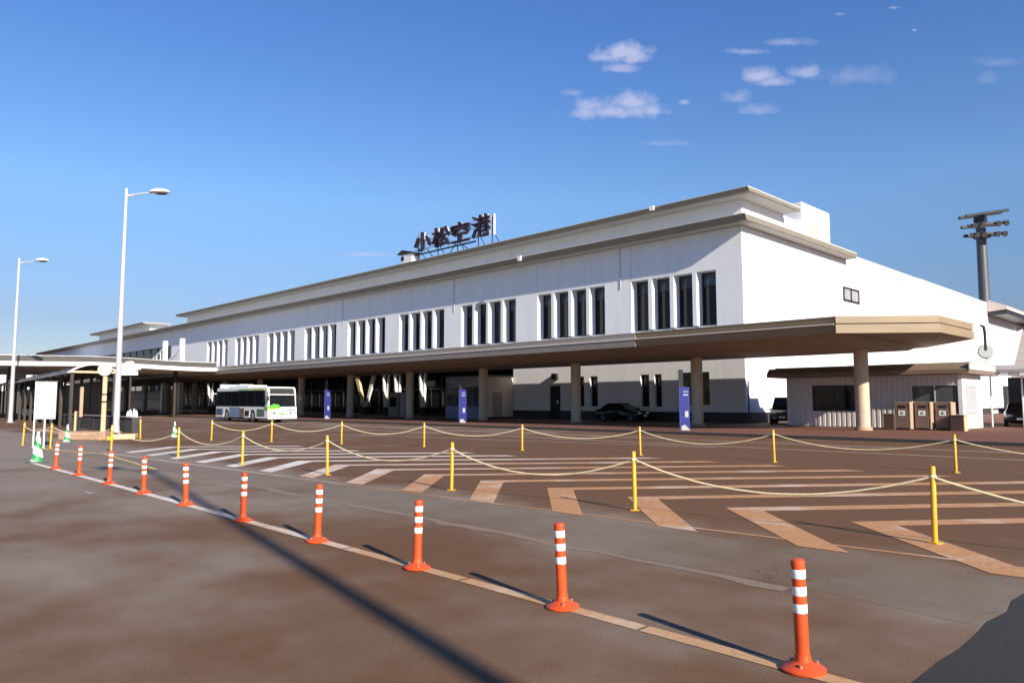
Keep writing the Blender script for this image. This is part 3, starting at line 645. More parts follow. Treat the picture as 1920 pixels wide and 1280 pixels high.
# ------------------------------------------------------------------ hut on the right
H = thing('ticket_hut', 'low prefabricated hut with ribbed pale siding and brown roof edge', 'hut', (-16.8, 48.5, 0.12))
hx0, hx1, hy0, hy1 = -21.9, -11.85, 46.5, 50.5
def rib_wall(x0, x1, z0, z1, y, holes=()):
    # ribbed metal siding as one folded sheet per piece
    m = MB(); x = x0; pts = []
    p = 0.30
    while x < x1 - 1e-6:
        for (dx, dy) in ((0, 0), (p * .5, 0), (p * .58, .045), (p * .92, .045)):
            if x + dx < x1: pts.append((x + dx, y + dy))
        x += p
    pts.append((x1, y))
    for (a, b) in zip(pts[:-1], pts[1:]):
        m.quad((a[0], a[1], z0), (b[0], b[1], z0), (b[0], b[1], z1), (a[0], a[1], z1))
    return m.build('ribbed_siding', M['hut'], H)
box('hut_core', M['hut'], H, hx0 + .02, hx1 - .12, hy0 + .12, hy1, 0.13, 3.25)
wa, wb = (-20.2, -17.55, 1.15, 2.62), (-14.45, -11.98, 1.0, 2.58)
rib_wall(hx0, wa[0], 0.15, 3.2, hy0); rib_wall(wa[0], wa[1], 0.15, wa[2], hy0); rib_wall(wa[0], wa[1], wa[3], 3.2, hy0)
rib_wall(wa[1], wb[0], 0.15, 3.2, hy0); rib_wall(wb[0], wb[1], 0.15, wb[2], hy0); rib_wall(wb[0], wb[1], wb[3], 3.2, hy0); rib_wall(wb[1], hx1, 0.15, 3.2, hy0)
for (a, b, z0, z1), g in ((wa, 'glass'), (wb, 'glass_grey')):
    mid = (a + b) / 2
    f = MB().box(a, b, hy0 - .03, hy0 + .08, z0 - .06, z0).box(a, b, hy0 - .03, hy0 + .08, z1, z1 + .06).box(a, a + .06, hy0 - .02, hy0 + .08, z0, z1).box(b - .06, b, hy0 - .02, hy0 + .08, z0, z1).box(mid - .03, mid + .03, hy0 - .02, hy0 + .07, z0, z1).build('window', M['dark_frame'] if g == 'glass' else M['steel'], H)
    box('window_pane', M[g], f, a + .06, mid - .03, hy0 + .03, hy0 + .06, z0, z1); box('window_pane', M[g], f, mid + .03, b - .06, hy0 + .02, hy0 + .05, z0, z1)
box('end_wall', M['white_paint'], H, hx1 - .1, hx1, hy0, hy1, 0.15, 3.2)
box('corner_post', M['white_paint'], H, hx1 - .18, hx1 + .03, hy0 - .04, hy0 + .0, 0.15, 3.2)
f = MB().box(hx1 + .001, hx1 + .05, 47.2, 49.4, 2.5, 2.58).box(hx1 + .001, hx1 + .08, 47.1, 49.5, 1.0, 1.12).build('end_window', M['steel'], H)
box('window_pane', M['board_back'], f, hx1 + .002, hx1 + .03, 47.25, 48.3, 1.12, 2.5); box('window_pane', M['board_back'], f, hx1 + .002, hx1 + .025, 48.34, 49.35, 1.12, 2.5)
MB().ext([(hx0 - .9, hy0 - .9, 3.22), (hx0 - .9, hy0 - .9, 3.45), (hx0 - .9, hy0 - .55, 3.78), (hx0 - .9, hy1 + .5, 3.78), (hx0 - .9, hy1 + .5, 3.22)], (hx1 - hx0 + 1.5, 0, 0)).build('roof', M['hut_roof'], H)
box('roof_cap', M['awning'], H, hx0 - .5, hx1 + .62, hy0 - .5, hy1 + .5, 3.785, 3.84)
box('roof_verge', M['soffit'], H, hx1 + .605, hx1 + .66, hy0 - .92, hy1 + .5, 3.4, 3.77)
box('base_board', M['plinth'], H, hx0, hx1, hy0 - .02, hy0 + .1, 0.121, 0.149)
# dish on the hut roof
dm = thing('round_mirror', 'pale round disc on short post above the hut roof corner', 'mirror', (-11.3, 49.6, 3.8))
MB().rod((-11.3, 49.6, 3.8), (-11.3, 49.6, 4.6), .03, n=8).build('post', M['steel'], dm)
dd = Vector((0.35, -0.93, 0.1)).normalized(); MB().rod(Vector((-11.3, 49.52, 4.55)), Vector((-11.3, 49.52, 4.55)) + dd * .10, .42, .36, n=24).build('disc', M['disc'], dm, smooth=True)
dl = MB().tube([(-10.25, 44.2, 5.6), (-10.15, 44.3, 5.55), (-10.12, 44.35, 5.3), (-10.12, 44.35, 4.3)], .07, 8).build('downspout', M['black'], K)

# recycling bins in front of the hut
Bn = thing('recycling_bin', 'left brown recycling bin of three, in front of the hut', 'bin', (-14.15, 44.3, 0.12), 0, 'brown recycling bins in front of the hut')
def lb(name, m, a, b, c, d, e, f, par, org, **k):
    o = MB().box(a, b, c, d, e, f); o.v = [(v[0] + org[0], v[1] + org[1], v[2] + org[2]) for v in o.v]; return o.build(name, m, par, **k)
og = (-14.15, 44.3, .12)
bb = lb('body', M['brown_metal'], -.38, .38, -.40, .40, 0.06, 1.50, Bn, og, bevel=.02)
lb('foot', M['black'], -.34, .34, -.36, .36, 0.0, .06, Bn, og)
lb('door', M['brown_metal'], -.33, .31, -.43, -.401, 0.12, 1.12, Bn, og, bevel=.01)
lb('side_trim', M['brown_light'], .381, .43, -.42, .40, 0.06, 1.50, Bn, og)
lb('top_trim', M['brown_light'], -.38, .38, -.40, .40, 1.501, 1.53, Bn, og)
mk = lb('notice', M['sign_blank'], -.17, .17, -.445, -.431, .78, 1.06, Bn, og)
lb('notice_symbol', M['cone_green'], -.06, .06, -.452, -.446, .86, .98, mk, og)
lb('slot', M['black'], -.2, .2, -.41, -.401, 1.2, 1.34, Bn, og)
copy_tree(Bn, (-13.27, 44.75, .12), label='middle brown recycling bin of three, in front of the hut')
copy_tree(Bn, (-12.39, 45.2, .12), label='right brown recycling bin of three, below the hut window')
lb_ = thing('waste_box', 'low dark brown box left of the recycling bins', 'bin', (-14.75, 43.9, .12))
lb('box', M['brown_dark'], -.28, .28, -.3, .3, 0, .85, lb_, (-14.75, 43.9, .12), bevel=.02); lb('lid', M['brown_metal'], -.3, .3, -.32, .32, .851, .89, lb_, (-14.75, 43.9, .12), bevel=.01)
lc_ = thing('waste_box', 'low dark brown box with tan side right of the recycling bins', 'bin', (-11.6, 44.6, .12))
lb('box', M['brown_dark'], -.32, .32, -.3, .3, 0, .80, lc_, (-11.6, 44.6, .12), bevel=.02); lb('side_panel', M['tan'], .321, .36, -.3, .3, 0, .80, lc_, (-11.6, 44.6, .12)); lb('lid', M['brown_metal'], -.34, .38, -.32, .32, .801, .84, lc_, (-11.6, 44.6, .12), bevel=.01)

# carport right of the hut
Cp = thing('carport', 'small carport awning with slim white posts right of the hut', 'carport', (-8, 55, .12))
for xp in (-12.05, -10.4, -8.0, -5.0):
    MB().rod((xp, 53.5, .12), (xp, 53.5, 3.5), .05, n=8).build('post', M['white_paint'], Cp, smooth=True)
    MB().rod((xp, 62, .12), (xp, 62, 3.5), .05, n=8).build('post', M['white_paint'], Cp, smooth=True)
MB().ext([(-12.5, 52.9, 3.45), (-12.5, 52.9, 3.62), (-12.5, 54.2, 3.95), (-12.5, 62.8, 4.0), (-12.5, 62.8, 3.5)], (11, 0, 0)).build('roof', M['awning'], Cp)
for i in range(14):
    box('valance_tab', M['white_paint'] if i % 2 == 0 else M['awning'], Cp, -12.4 + i * .5, -11.95 + i * .5, 52.92, 52.98, 3.22, 3.449)
box('rail', M['steel'], Cp, -12.0, -5.0, 61.9, 61.96, 1.9, 1.96)
box('shade_wall', M['plinth'], Cp, -13.0, -1.0, 62.5, 62.8, .12, 3.4)  # added dark wall, stands in for shade and the terminal's dark base
# annex far right
A = thing('annex_building', 'grey clad annex with slanted edge and pinkish roof band at far right', 'building', (-24, 125, 0))
for i in range(7):
    za = 4.0 + i * 1.28; xa = -26.6
    ya = 125.5 + (za - 4.0) * 1.2
    MB().ext([(xa, ya, za), (xa, ya + 1.5, za + 1.25), (xa, 165, za + 1.25), (xa, 165, za)], (.5, 0, 0)).build('clad_panel', M['clad'], A)
    MB().ext([(xa, ya - .5, za), (xa, ya + 1.03, za + 1.28), (xa, ya + 1.52, za + 1.28), (xa, ya - .01, za)], (.62, 0, 0)).build('edge_trim', M['white_wall'], A)
box('base_wall', M['plinth'], A, -26.6, -26.2, 125, 165, .12, 3.99)
MB().ext([(-26.6, 118.6, 14.2), (-24.4, 119, 14.4), (-24.4, 119, 14.9), (-26.6, 118.6, 15.9)], (0, 45, 0)).build('roof_band', M['clad_roof'], A)
MB().box(-26.6, -24.3, 118.6, 164, 13.7, 14.15).build('roof_fascia', M['dark_frame'], A)
MB().box(-60, -27.4, 118.6, 164, .12, 14.0).build('annex_core', M['white_wall'], A)

# ------------------------------------------------------------------ floodlight mast
F = thing('floodlight_mast', 'tall apron floodlight mast rising behind the terminal end', 'floodlight', (-31.5, 139, 0))
MB().rod((-31.5, 139, 0), (-31.5, 139, 31.5), .95, .72, n=16).build('mast', M['steel_dark'], F, smooth=True)
ang = rad(-45); ex, ey = math.cos(rad(45)), math.sin(rad(45))
for k, (z, half, sag) in enumerate(((32.4, 3.5, .5), (30.6, 3.2, .3), (29.0, 2.8, .1))):
    P0 = Vector((-31.5 - ex * half, 139 - ey * half, z - sag)); P1 = Vector((-31.5 + ex * half, 139 + ey * half, z + sag))
    MB().rod(P0, P1, .26, n=6).build('crossarm', M['black'], F)
    P0b = P0 + Vector((1.3, -1.3, -.1)); P1b = P1 + Vector((1.3, -1.3, -.1))
    MB().rod(P0b, P1b, .22, n=6).build('crossarm', M['black'], F)
    if k > 0:
        for j in range(5):
            q = P0b.lerp(P1b, (j + .5) / 5)
            if j == 2: continue
            fl = MB().rod(q, q + Vector((.55, -.55, -.3)), .22, .48, n=10).build('floodlight', M['black'], F)
            MB().rod(q + Vector((.551, -.551, -.3)), q + Vector((.58, -.58, -.32)), .45, .45, n=10).build('floodlight_lens', M['lamp_glass'], fl)
MB().box(-32.6, -30.4, 137.9, 140.1, 28.6, 28.75).build('platform', M['dark_frame'], F); MB().box(-32.3, -30.7, 138.2, 139.8, 31.2, 32.3).build('head_frame', M['dark_frame'], F)

# ------------------------------------------------------------------ street lamps
def street_lamp(x, y, h, az, label, first=None):
    if first is not None: return copy_tree(first, (x, y, 0), az, label)
    Lp = thing('street_lamp', label, 'street lamp', (0, 0, 0), 0, 'tall single-arm street lamps')
    MB().rod((0, 0, 0), (0, 0, h), .17, .085, n=14).build('pole', M['steel'], Lp, smooth=True)
    MB().lathe([(.30, 0), (.30, .03), (.20, .05), (.18, .35)], 14).build('base_flange', M['steel'], Lp, smooth=True)
    MB().tube([(0.0, 0, h - .38), (.5, 0, h - .32), (1.4, 0, h - .22)], .045, 8).rod((0, 0, h - .45), (.45, 0, h - .40), .06, .03, n=8).build('arm', M['steel'], Lp, smooth=True)
    hd = MB().lathe([(.02, -.10), (.30, -.09), (.44, -.02), (.40, .08), (.22, .17), (.02, .20)], 16, (0, 0, 0), 1.3, .62)
    hd.v = [(v[0] + 1.85, v[1], v[2] + h - .17) for v in hd.v]
    ho = hd.build('lamp_head', M['white_paint'], Lp, smooth=True)
    gl = MB().lathe([(.05, -.06), (.24, -.03), (.28, 0)], 14, (1.95, 0, h - .275), 1.2, .7).build('lamp_lens', M['lamp_glass'], ho, smooth=True)
    Lp.location = (x, y, 0); Lp.rotation_euler = (0, 0, az)
    return Lp
LA = street_lamp(-44.3, 13.06, 13.6, rad(47), 'tall grey street lamp rising beside the bus stop sign')
street_lamp(-72.2, 13.3, 13.6, rad(47), 'more distant street lamp at the left edge behind the shelter', LA)
LM = street_lamp(13.0, -0.44, 15.3, rad(200), 'street lamp whose long shadow crosses the near asphalt', LA); LM.scale = (0.8, 0.8, 15.3 / 13.6)

# ------------------------------------------------------------------ orange delineator posts
def bollard():
    B = thing('delineator_post', 'orange', 'bollard', (0, 0, 0), 0, 'orange delineator posts along the painted line')
    MB().lathe([(.130, 0.0), (.132, .012), (.112, .026), (.072, .042), (.05, .055), (.045, .09)], 28).build('base', M['orange'], B, smooth=True)
    MB().lathe([(.041, .06), (.041, .60), (.043, .63), (.040, .645), (.025, .652)], 22).build('post', M['orange'], B, smooth=True)
    for z in (.335, .437, .538):
        MB().lathe([(.0418, z), (.0425, z + .003), (.0425, z + .051), (.0418, z + .054)], 22).build('reflective_band', M['reflector'], B, smooth=True)
    for k in range(3):
        a = rad(-75 + k * 120); MB().rod((.085 * math.cos(a), .085 * math.sin(a), .03), (.085 * math.cos(a), .085 * math.sin(a), .052), .011, n=8).build('bolt', M['bolt'], B)
    return B
B0 = bollard()
bxy = [(-2.05, 4.46), (-3.97, 4.45), (-5.87, 4.47), (-7.81, 4.50), (-9.85, 4.54), (-11.99, 4.59), (-14.06, 4.64), (-16.19, 4.69), (-18.54, 4.75), (-20.73, 4.80)]
blab = ['orange post at the lower right, nearest and largest of the row', 'second orange post from the near end, below the front yellow posts',
        'third orange post from the near end, at the picture middle', 'fourth orange post from the near end, dark red on its shaded side',
        'fifth orange post from the near end, beside the long lamp shadow', 'sixth orange post from the near end, just left of the lamp shadow',
        'fifth orange post from the striped cone', 'fourth orange post from the striped cone, with yellow post behind',
        'second orange post from the green striped cone', 'farthest orange post, beside the green striped cone']
blab[6] = 'fourth orange post counted from the green striped cone'; blab[7] = 'third orange post counted from the green striped cone'
for i, (x, y) in enumerate(bxy):
    o = B0 if i == 0 else copy_tree(B0)
    o.location = (x, y, 0.006); o.rotation_euler = (rad(random.uniform(-2.2, 2.2)), rad(random.uniform(-2.2, 2.2)), rad(random.uniform(0, 360))) if i else (rad(0.6), rad(-1.0), 0); o['label'] = blab[i]

# ------------------------------------------------------------------ yellow posts and ropes
PH = 0.87
def ypost():
    P = thing('rope_post', 'yellow', 'post', (0, 0, 0), 0, 'yellow rope posts round the hatched island')
    MB().lathe([(.031, 0), (.031, PH - .01), (.026, PH)], 16).build('post', M['yellow'], P, smooth=True)
    MB().box(-.06, .06, -.06, .06, 0, .012).build('base_plate', M['yellow'], P)
    MB().lathe([(.036, PH - .135), (.038, PH - .13), (.038, PH - .105), (.036, PH - .10)], 14).build('rope_ring', M['rope'], P, smooth=True)
    return P
front = [(1.3, 9.75), (-2.76, 9.47), (-6.71, 9.15), (-10.6, 8.84), (-14.79, 8.74), (-18.59, 8.51), (-22.79, 8.45), (-26.62, 7.73), (-30.32, 6.82), (-32.94, 6.5)]
back = [(-.9, 19.3), (-5.12, 19.32), (-9.48, 19.27), (-13.61, 18.88), (-17.78, 17.92), (-21.81, 16.87), (-25.48, 15.65), (-28.89, 14.44), (-31.94, 13.21), (-35.6, 11.52)]
P0 = ypost()
ordn = ['nearest', 'second', 'third', 'fourth', 'fifth', 'sixth', 'seventh', 'eighth', 'ninth', 'tenth']
flab = ['yellow rope post just beyond the right edge in the front row', 'largest yellow rope post, front row, at right among the cream stripes',
        'yellow rope post of the front row behind the stripes right of centre', 'yellow rope post of the front row behind the central orange post',
        'yellow rope post of the front row, fourth from the largest one', 'yellow rope post of the front row, just below the parked bus',
        'yellow rope post of the front row beside the small striped cone', 'yellow rope post of the front row at the foot of the street lamp',
        'yellow rope post just right of the white signboard legs', 'leftmost yellow rope post, left of the white signboard']
klab = ['yellow rope post of the back row just beyond the right edge', 'yellow rope post of the back row in front of the recycling bins',
        'yellow rope post of the back row left of the ribbed hut', 'yellow rope post of the back row below the dark wall windows',
        'yellow rope post of the back row below the service door', 'yellow rope post of the back row left of the kiosk pylon',
        'yellow rope post of the back row right of the bus pylon', 'yellow rope post of the back row below the bus front',
        'yellow rope post of the back row below the bus rear', 'leftmost yellow rope post of the back row, right of the street lamp']
firstp = True
for pts, labs in ((front, flab), (back, klab)):
    for (x, y), lab in zip(pts, labs):
        o = P0 if firstp else copy_tree(P0); firstp = False
        o.location = (x, y, 0.004); o['label'] = lab; o.rotation_euler = (rad(random.uniform(-1.8, 1.8)), rad(random.uniform(-1.8, 1.8)), rad(random.uniform(0, 90)))
def rope(a, b, sag, label):
    pts = []
    for i in range(25):
        t = i / 24; x = a[0] + (b[0] - a[0]) * t; y = a[1] + (b[1] - a[1]) * t
        pts.append((x, y, PH - .115 - sag * 4 * t * (1 - t) + random.uniform(-.002, .002)))
    o = MB().tube(pts, .013, 7).build('rope', M['rope'], None, smooth=True)
    tag(o, label, 'rope', 'cream ropes between the yellow posts')
names = lambda row, i: f'cream rope sagging in the {row} row, {i}'
spots_f = ['leaving the picture at the right edge', 'left of the largest yellow post', 'across the centre over the first stripes', 'left of the central orange post', 'below the kiosk pylon', 'left of the post under the bus', 'between the small cone and the lamp foot', 'crossing the tan kerb by the bus stop sign', 'behind the white signboard legs']
spots_b = ['leaving the picture at the right edge', 'in front of the hut and bins', 'left of the ribbed hut', 'before the dark wall windows', 'in front of the glazed kiosk', 'before the pale V shapes', 'right of the bus front', 'right below the bus', 'left of the bus rear']
sg_ = [.33, .34, .34, .32, .30, .31, .34, .22, .2]
for i in range(9): rope(front[i], front[i + 1], sg_[i], names('front', spots_f[i]))
for i in range(8): rope(back[i], back[i + 1], .30 + .02 * (i % 3), names('back', spots_b[i]))

# ------------------------------------------------------------------ striped cones
def cone():
    Cn = thing('traffic_cone', 'cone', 'traffic cone', (0, 0, 0), 0, 'green and white striped cones')
    n, rows, h = 24, 26, .70
    def rr(z): return .150 * (1 - z / h) + .030 * (z / h)
    def band(g):
        m = MB()
        for i in range(rows):
            z0, z1 = .03 + (h - .03) * i / rows, .03 + (h - .03) * (i + 1) / rows
            for k in range(n):
                fz = ((z0 + z1) / 2 / h * 2.1 + (k + .5) / n) % 1.0
                if (fz < .42) != g: continue
                a0, a1 = 2 * math.pi * k / n, 2 * math.pi * (k + 1) / n
                m.quad((rr(z0) * math.cos(a0), rr(z0) * math.sin(a0), z0), (rr(z0) * math.cos(a1), rr(z0) * math.sin(a1), z0), (rr(z1) * math.cos(a1), rr(z1) * math.sin(a1), z1), (rr(z1) * math.cos(a0), rr(z1) * math.sin(a0), z1))
        return m
    band(False).build('cone_body', M['cone_white'], Cn, smooth=True)
    band(True).build('green_stripe', M['cone_green'], Cn, smooth=True)
    MB().lathe([(.032, h), (.036, h + .02), (.028, h + .05), (.01, h + .06)], 14).build('cone_tip', M['cone_white'], Cn, smooth=True)
    MB().box(-.19, .19, -.19, .19, 0, .03).build('cone_base', M['cone_base'], Cn, bevel=.01)
    return Cn
C0 = cone()
for i, (x, y, rz, s, lab) in enumerate(((-23.3, 4.95, 20, 1.08, 'largest green and white striped cone at the end of the painted line'), (-34.3, 8.3, 70, .95, 'striped cone by the tan kerb beside the bus stop sign'), (-35.6, 13.0, 130, .95, 'striped cone farthest right, in the back row of ropes'))):
    o = C0 if i == 0 else copy_tree(C0)
    o.location = (x, y, 0.008); o.rotation_euler = (0, 0, rad(rz)); o.scale = (s, s, s); o['label'] = lab

# ------------------------------------------------------------------ bus
def bus():
    B = thing('city_bus', 'white city bus with green front corner parked under the canopy', 'bus', (0, 0, 0))
    Lh, Wh = 5.2, 1.24     # half length, half width; front at +x, visible right side at -y
    xr, xf = -2.9, 2.35    # axles
    def arch(xc, r=.56, z0=.36):
        return [(xc + r * math.cos(a), max(z0, .50 + r * math.sin(a))) for a in [rad(180 - i * 18) for i in range(11)]]
    prof = [(-Lh, .36)] + [(xr - .56, .36)] + arch(xr) + [(xr + .56, .36), (xf - .56, .36)] + arch(xf) + [(xf + .56, .36), (Lh - .12, .34), (Lh, .55), (Lh, 1.28), (-Lh, 1.28)]
    clean = [prof[0]]
    for p in prof[1:]:
        if (Vector(p) - Vector(clean[-1])).length > .01: clean.append(p)
    MB().ext([(x, -Wh, z) for x, z in clean], (0, 2 * Wh, 0)).build('body', M['bus_white'], B)
    up = [(-Lh, 1.282), (Lh, 1.282), (Lh - .10, 2.35), (Lh - .22, 2.82), (Lh - .38, 2.90), (-Lh + .1, 2.90), (-Lh, 2.78)]
    MB().ext([(x, -Wh + .02, z) for x, z in up], (0, 2 * Wh - .04, 0)).build('upper_body', M['bus_white'], B, bevel=.06)
    MB().box(-Lh + .1, Lh - .1, -Wh + .25, Wh - .25, .25, .6).build('chassis', M['black'], B)
    # side windows, seen side and far side
    for sgn in (-1, 1):
        y0, y1 = (-Wh - .002, -Wh + .03) if sgn < 0 else (Wh - .03, Wh + .002)
        strip_ = MB().box(-Lh + .12, Lh - .55, min(y0, y1), max(y0, y1), 1.30, 2.62).build('window_band', M['black'], B)
        for i in range(6):
            xa = -Lh + .2 + i * 1.58
            yy = -Wh - .012 if sgn < 0 else Wh + .003
            MB().box(xa, xa + 1.5, yy, yy + .009, 1.36, 2.55).build('side_window', M['glass'], B)
    # front: windscreen, destination box, bumper
    MB().ext([(Lh + .004, -Wh + .12, 1.30), (Lh + .004, Wh - .12, 1.30), (Lh - .085, Wh - .16, 2.24), (Lh - .085, -Wh + .16, 2.24)], (.012, 0, 0)).build('windscreen', M['glass'], B)
    MB().ext([(Lh - .082, -Wh + .16, 2.31), (Lh - .082, Wh - .16, 2.31), (Lh - .205, Wh - .22, 2.78), (Lh - .205, -Wh + .22, 2.78)], (.012, 0, 0)).build('destination_box', M['black'], B)
    MB().box(Lh - .1, Lh + .10, -Wh - .01, Wh + .01, .30, .60).build('bumper', M['bus_white'], B, bevel=.04)
    for y in (-.98, -.72, .72, .98):
        MB().rod((Lh - .02, y, .78), (Lh + .03, y, .78), .095, n=12).build('headlight', M['lamp_glass'] if abs(y) < .8 else M['headlight'], B)
    MB().box(Lh + .001, Lh + .02, -.2, .2, .63, .78).build('number_plate', M['bus_green'], B)
    MB().box(Lh + .001, Lh + .012, .35, 1.05, .95, 1.03).build('front_grille', M['dark_frame'], B)
    MB().box(Lh + .002, Lh + .015, -Wh + .03, -.15, 1.16, 1.285).build('front_stripe', M['bus_green'], B)
    MB().box(Lh + .002, Lh + .014, -Wh + .02, -.55, 1.06, 1.158).build('front_stripe', M['bus_yellow'], B)
    MB().ext([(Lh + .03, -Wh + .1, 1.3), (Lh + .03, -.25, 1.3), (Lh + .01, -.3, 1.45), (Lh + .01, -.75, 1.52), (Lh + .01, -Wh + .2, 1.40)], (.012, 0, 0)).build('dashboard_sign', M['bus_green'], B)
    # livery on the seen side
    MB().box(-2.25, -.15, -Wh - .012, -Wh - .003, .37, 1.24).build('livery_panel', M['bus_blue'], B)
    MB().box(-.14, .75, -Wh - .014, -Wh - .003, .37, 1.15).build('livery_panel', M['bus_brown'], B)
    MB().ext([(-1.35, -Wh - .013, .55), (-1.2, -Wh - .013, .5), (-1.15, -Wh - .013, .85), (-1.22, -Wh - .013, 1.15), (-1.32, -Wh - .013, 1.1)], (0, -.006, 0)).build('livery_figure', M['cone_green'], B)
    MB().box(3.2, 4.6, -Wh - .012, -Wh - .003, .5, 1.1).build('livery_panel', M['cone_base'], B)
    MB().box(1.6, 4.4, -Wh - .004, -Wh + .018, 2.64, 2.74).build('livery_stripe', M['bus_yellow'], B)
    MB().box(-.5, 1.5, -Wh - .004, -Wh + .018, 2.64, 2.72).build('livery_stripe', M['bus_green'], B)
    MB().box(4.62, 5.12, -Wh - .012, -Wh - .003, 1.0, 1.27).build('livery_panel', M['bus_green'], B)
    MB().box(-Lh + .1, -3.7, -Wh - .012, -Wh - .003, .55, 1.1).build('engine_grille', M['glass_grey'], B)
    MB().box(.9, 1.7, -Wh - .012, -Wh - .003, .5, .95).build('luggage_hatch', M['dark_frame'], B)
    # roof units
    ac = MB().box(-3.7, .6, -.85, .85, 2.91, 3.12).build('roof_unit', M['bus_white'], B, bevel=.08)
    MB().box(-2.6, -1.6, -.6, .6, 3.121, 3.22).build('roof_vent', M['bus_white'], ac, bevel=.03)
    MB().box(-Lh + .02, -Lh + .35, -1.0, 1.0, 2.91, 3.25).build('roof_unit', M['bus_white'], B, bevel=.05)
    for xa in (xr, xf):
        for sy in (-1, 1):
            yo = sy * (Wh - .02); yi = sy * (Wh - .32)
            w = MB().rod((xa, yi, .50), (xa, yo, .50), .49, n=24).build('wheel', M['rubber'], B, smooth=True)
            MB().rod((xa, yo + sy * .001, .50), (xa, yo + sy * .02, .50), .29, .24, n=18).build('wheel_rim', M['rim'], w, smooth=True)
    for sy in (-1, 1):
        MB().tube([(Lh - .2, sy * (Wh - .05), 2.5), (Lh + .2, sy * (Wh + .12), 2.45), (Lh + .25, sy * (Wh + .14), 2.1)], .022, 6).box(Lh + .2, Lh + .3, sy * (Wh + .14) - .09, sy * (Wh + .14) + .09, 1.78, 2.12).build('wing_mirror', M['black'], B)
    MB().rod((-Lh - .02, -Wh - .02, 2.42), (-Lh - .5, -Wh - .3, 2.38), .05, n=6).build('rear_marker', M['bus_white'], B)
    MB().rod((Lh - .02, .1, 2.27), (Lh + .06, .1, 2.27), .05, n=8).build('marker_lamp', M['headlight'], B)
    return B
bs = bus(); bs.location = (-61.3, 29.0, 0); bs.rotation_euler = (0, 0, rad(-1))

# ------------------------------------------------------------------ cars
def car(name, label, paintm, van=False):
    Cc = thing(name, label, 'van' if van else 'car', (0, 0, 0))
    h = 1.85 if van else 1.45
    # stations along x: (x, z bottom, z top of body, half width)
    st = [(-2.1, .38, .85, .70), (-1.95, .28, .98, .80), (-1.2, .24, 1.0, .84), (0, .22, .98, .85), (1.0, .24, .94, .84), (1.75, .28, .80, .80), (2.1, .40, .62, .66)]
    if van: st = [(-2.1, .38, 1.0, .78), (-2.0, .28, 1.06, .83), (0, .24, 1.06, .85), (1.2, .24, 1.02, .85), (1.85, .28, .92, .82), (2.05, .40, .72, .72)]
    vs = []; fs = []
    for (x, zb, zt, w) in st:
        vs += [(x, -w * .92, zb), (x, -w, zb + .15), (x, -w, zt - .1), (x, -w * .9, zt), (x, w * .9, zt), (x, w, zt - .1), (x, w, zb + .15), (x, w * .92, zb)]
    n = 8
    for i in range(len(st) - 1):
        for k in range(n): fs.append((i * n + k, (i + 1) * n + k, (i + 1) * n + (k + 1) % n, i * n + (k + 1) % n))
    fs += [tuple(range(n)), tuple(range((len(st) - 1) * n + n - 1, (len(st) - 1) * n - 1, -1))]
    MB().add(vs, fs).build('body', paintm, Cc, smooth=True)
    if van: cab = [(-2.0, .74, .82), (-1.95, .70, h - .05), (-1.7, .62, h), (.6, .62, h - .02), (1.35, .76, 1.0)]
    else: cab = [(-1.75, .74, .95), (-1.1, .60, h - .06), (-.6, .58, h), (.2, .58, h - .02), (1.15, .74, .93)]
    P = [(x, z) for x, w, z in cab]; Wd = [w for x, w, z in cab]
    v2 = [(x, -w, z) for (x, w, z) in cab] + [(x, w, z) for (x, w, z) in cab]
    m_ = len(cab)
    MB().add(v2, [tuple(range(m_ - 1, -1, -1)), tuple(range(m_, 2 * m_))] + [(i, i + 1, m_ + i + 1, m_ + i) for i in range(m_ - 1)] + [(m_ - 1, 0, m_, 2 * m_ - 1)]).build('cabin_glass', M['glass'], Cc)
    xa, xb, zr = (-1.72, .62, h) if van else (-1.0, .25, h)
    MB().box(xa, xb, -.60, .60, zr - .035, zr + .02).build('roof', paintm, Cc, bevel=.02)
    for xw in (-1.3, 1.3):
        for sy in (-1, 1):
            w = MB().rod((xw, sy * .62, .31), (xw, sy * .865, .31), .31, n=20).build('wheel', M['rubber'], Cc, smooth=True)
            MB().rod((xw, sy * .866, .31), (xw, sy * .875, .31), .2, .18, n=14).build('wheel_rim', M['steel_dark'], w)
    for sy in (-1, 1):
        zz = .78 if van else .66
        xq = 2.0
        MB().lathe([(.02, -.07), (.16, -.05), (.19, 0), (.14, .06), (.02, .09)], 12, (xq - .06, sy * .56, zz), .6, 1.1).build('headlight', M['headlight'], Cc, smooth=True)
        MB().box(1.98, 2.09, sy * .5 - .1, sy * .5 + .1, .40, .47).build('fog_lamp', M['headlight'], Cc)
        MB().box(.85, 1.0, sy * .86 - .1, sy * .86 + .1, .96, 1.08).build('wing_mirror', paintm, Cc, bevel=.02)
    MB().box(2.06, 2.12, -.2, .2, .44, .56).build('number_plate', M['white_paint'], Cc)
    MB().box(2.04, 2.10, -.35, .35, .58, .66).build('grille', M['black'], Cc)
    return Cc
c1 = car('parked_car', 'dark parked car with bright headlights under the carport', M['car_black']); c1.location = (-11.15, 56.3, .12); c1.rotation_euler = (0, 0, rad(-78))
c2 = car('parked_car', 'blue parked car seen beyond the bus shelter', M['car_blue']); c2.location = (-83.0, 22.3, 0); c2.rotation_euler = (0, 0, rad(172))
c3 = car('parked_car', 'black car parked in shade against the terminal wall', M['car_black']); c3.location = (-36.0, 47.6, .12); c3.rotation_euler = (0, 0, rad(4))
c4 = car('parked_van', 'black van tucked between terminal corner and hut', M['car_black'], True); c4.location = (-24.0, 50.6, .12); c4.rotation_euler = (0, 0, rad(-70))
c5 = car('parked_car', 'white parked car half hidden behind the signboard and shelter posts', M['car_white']); c5.location = (-88.5, 18.2, 0); c5.rotation_euler = (0, 0, rad(165))

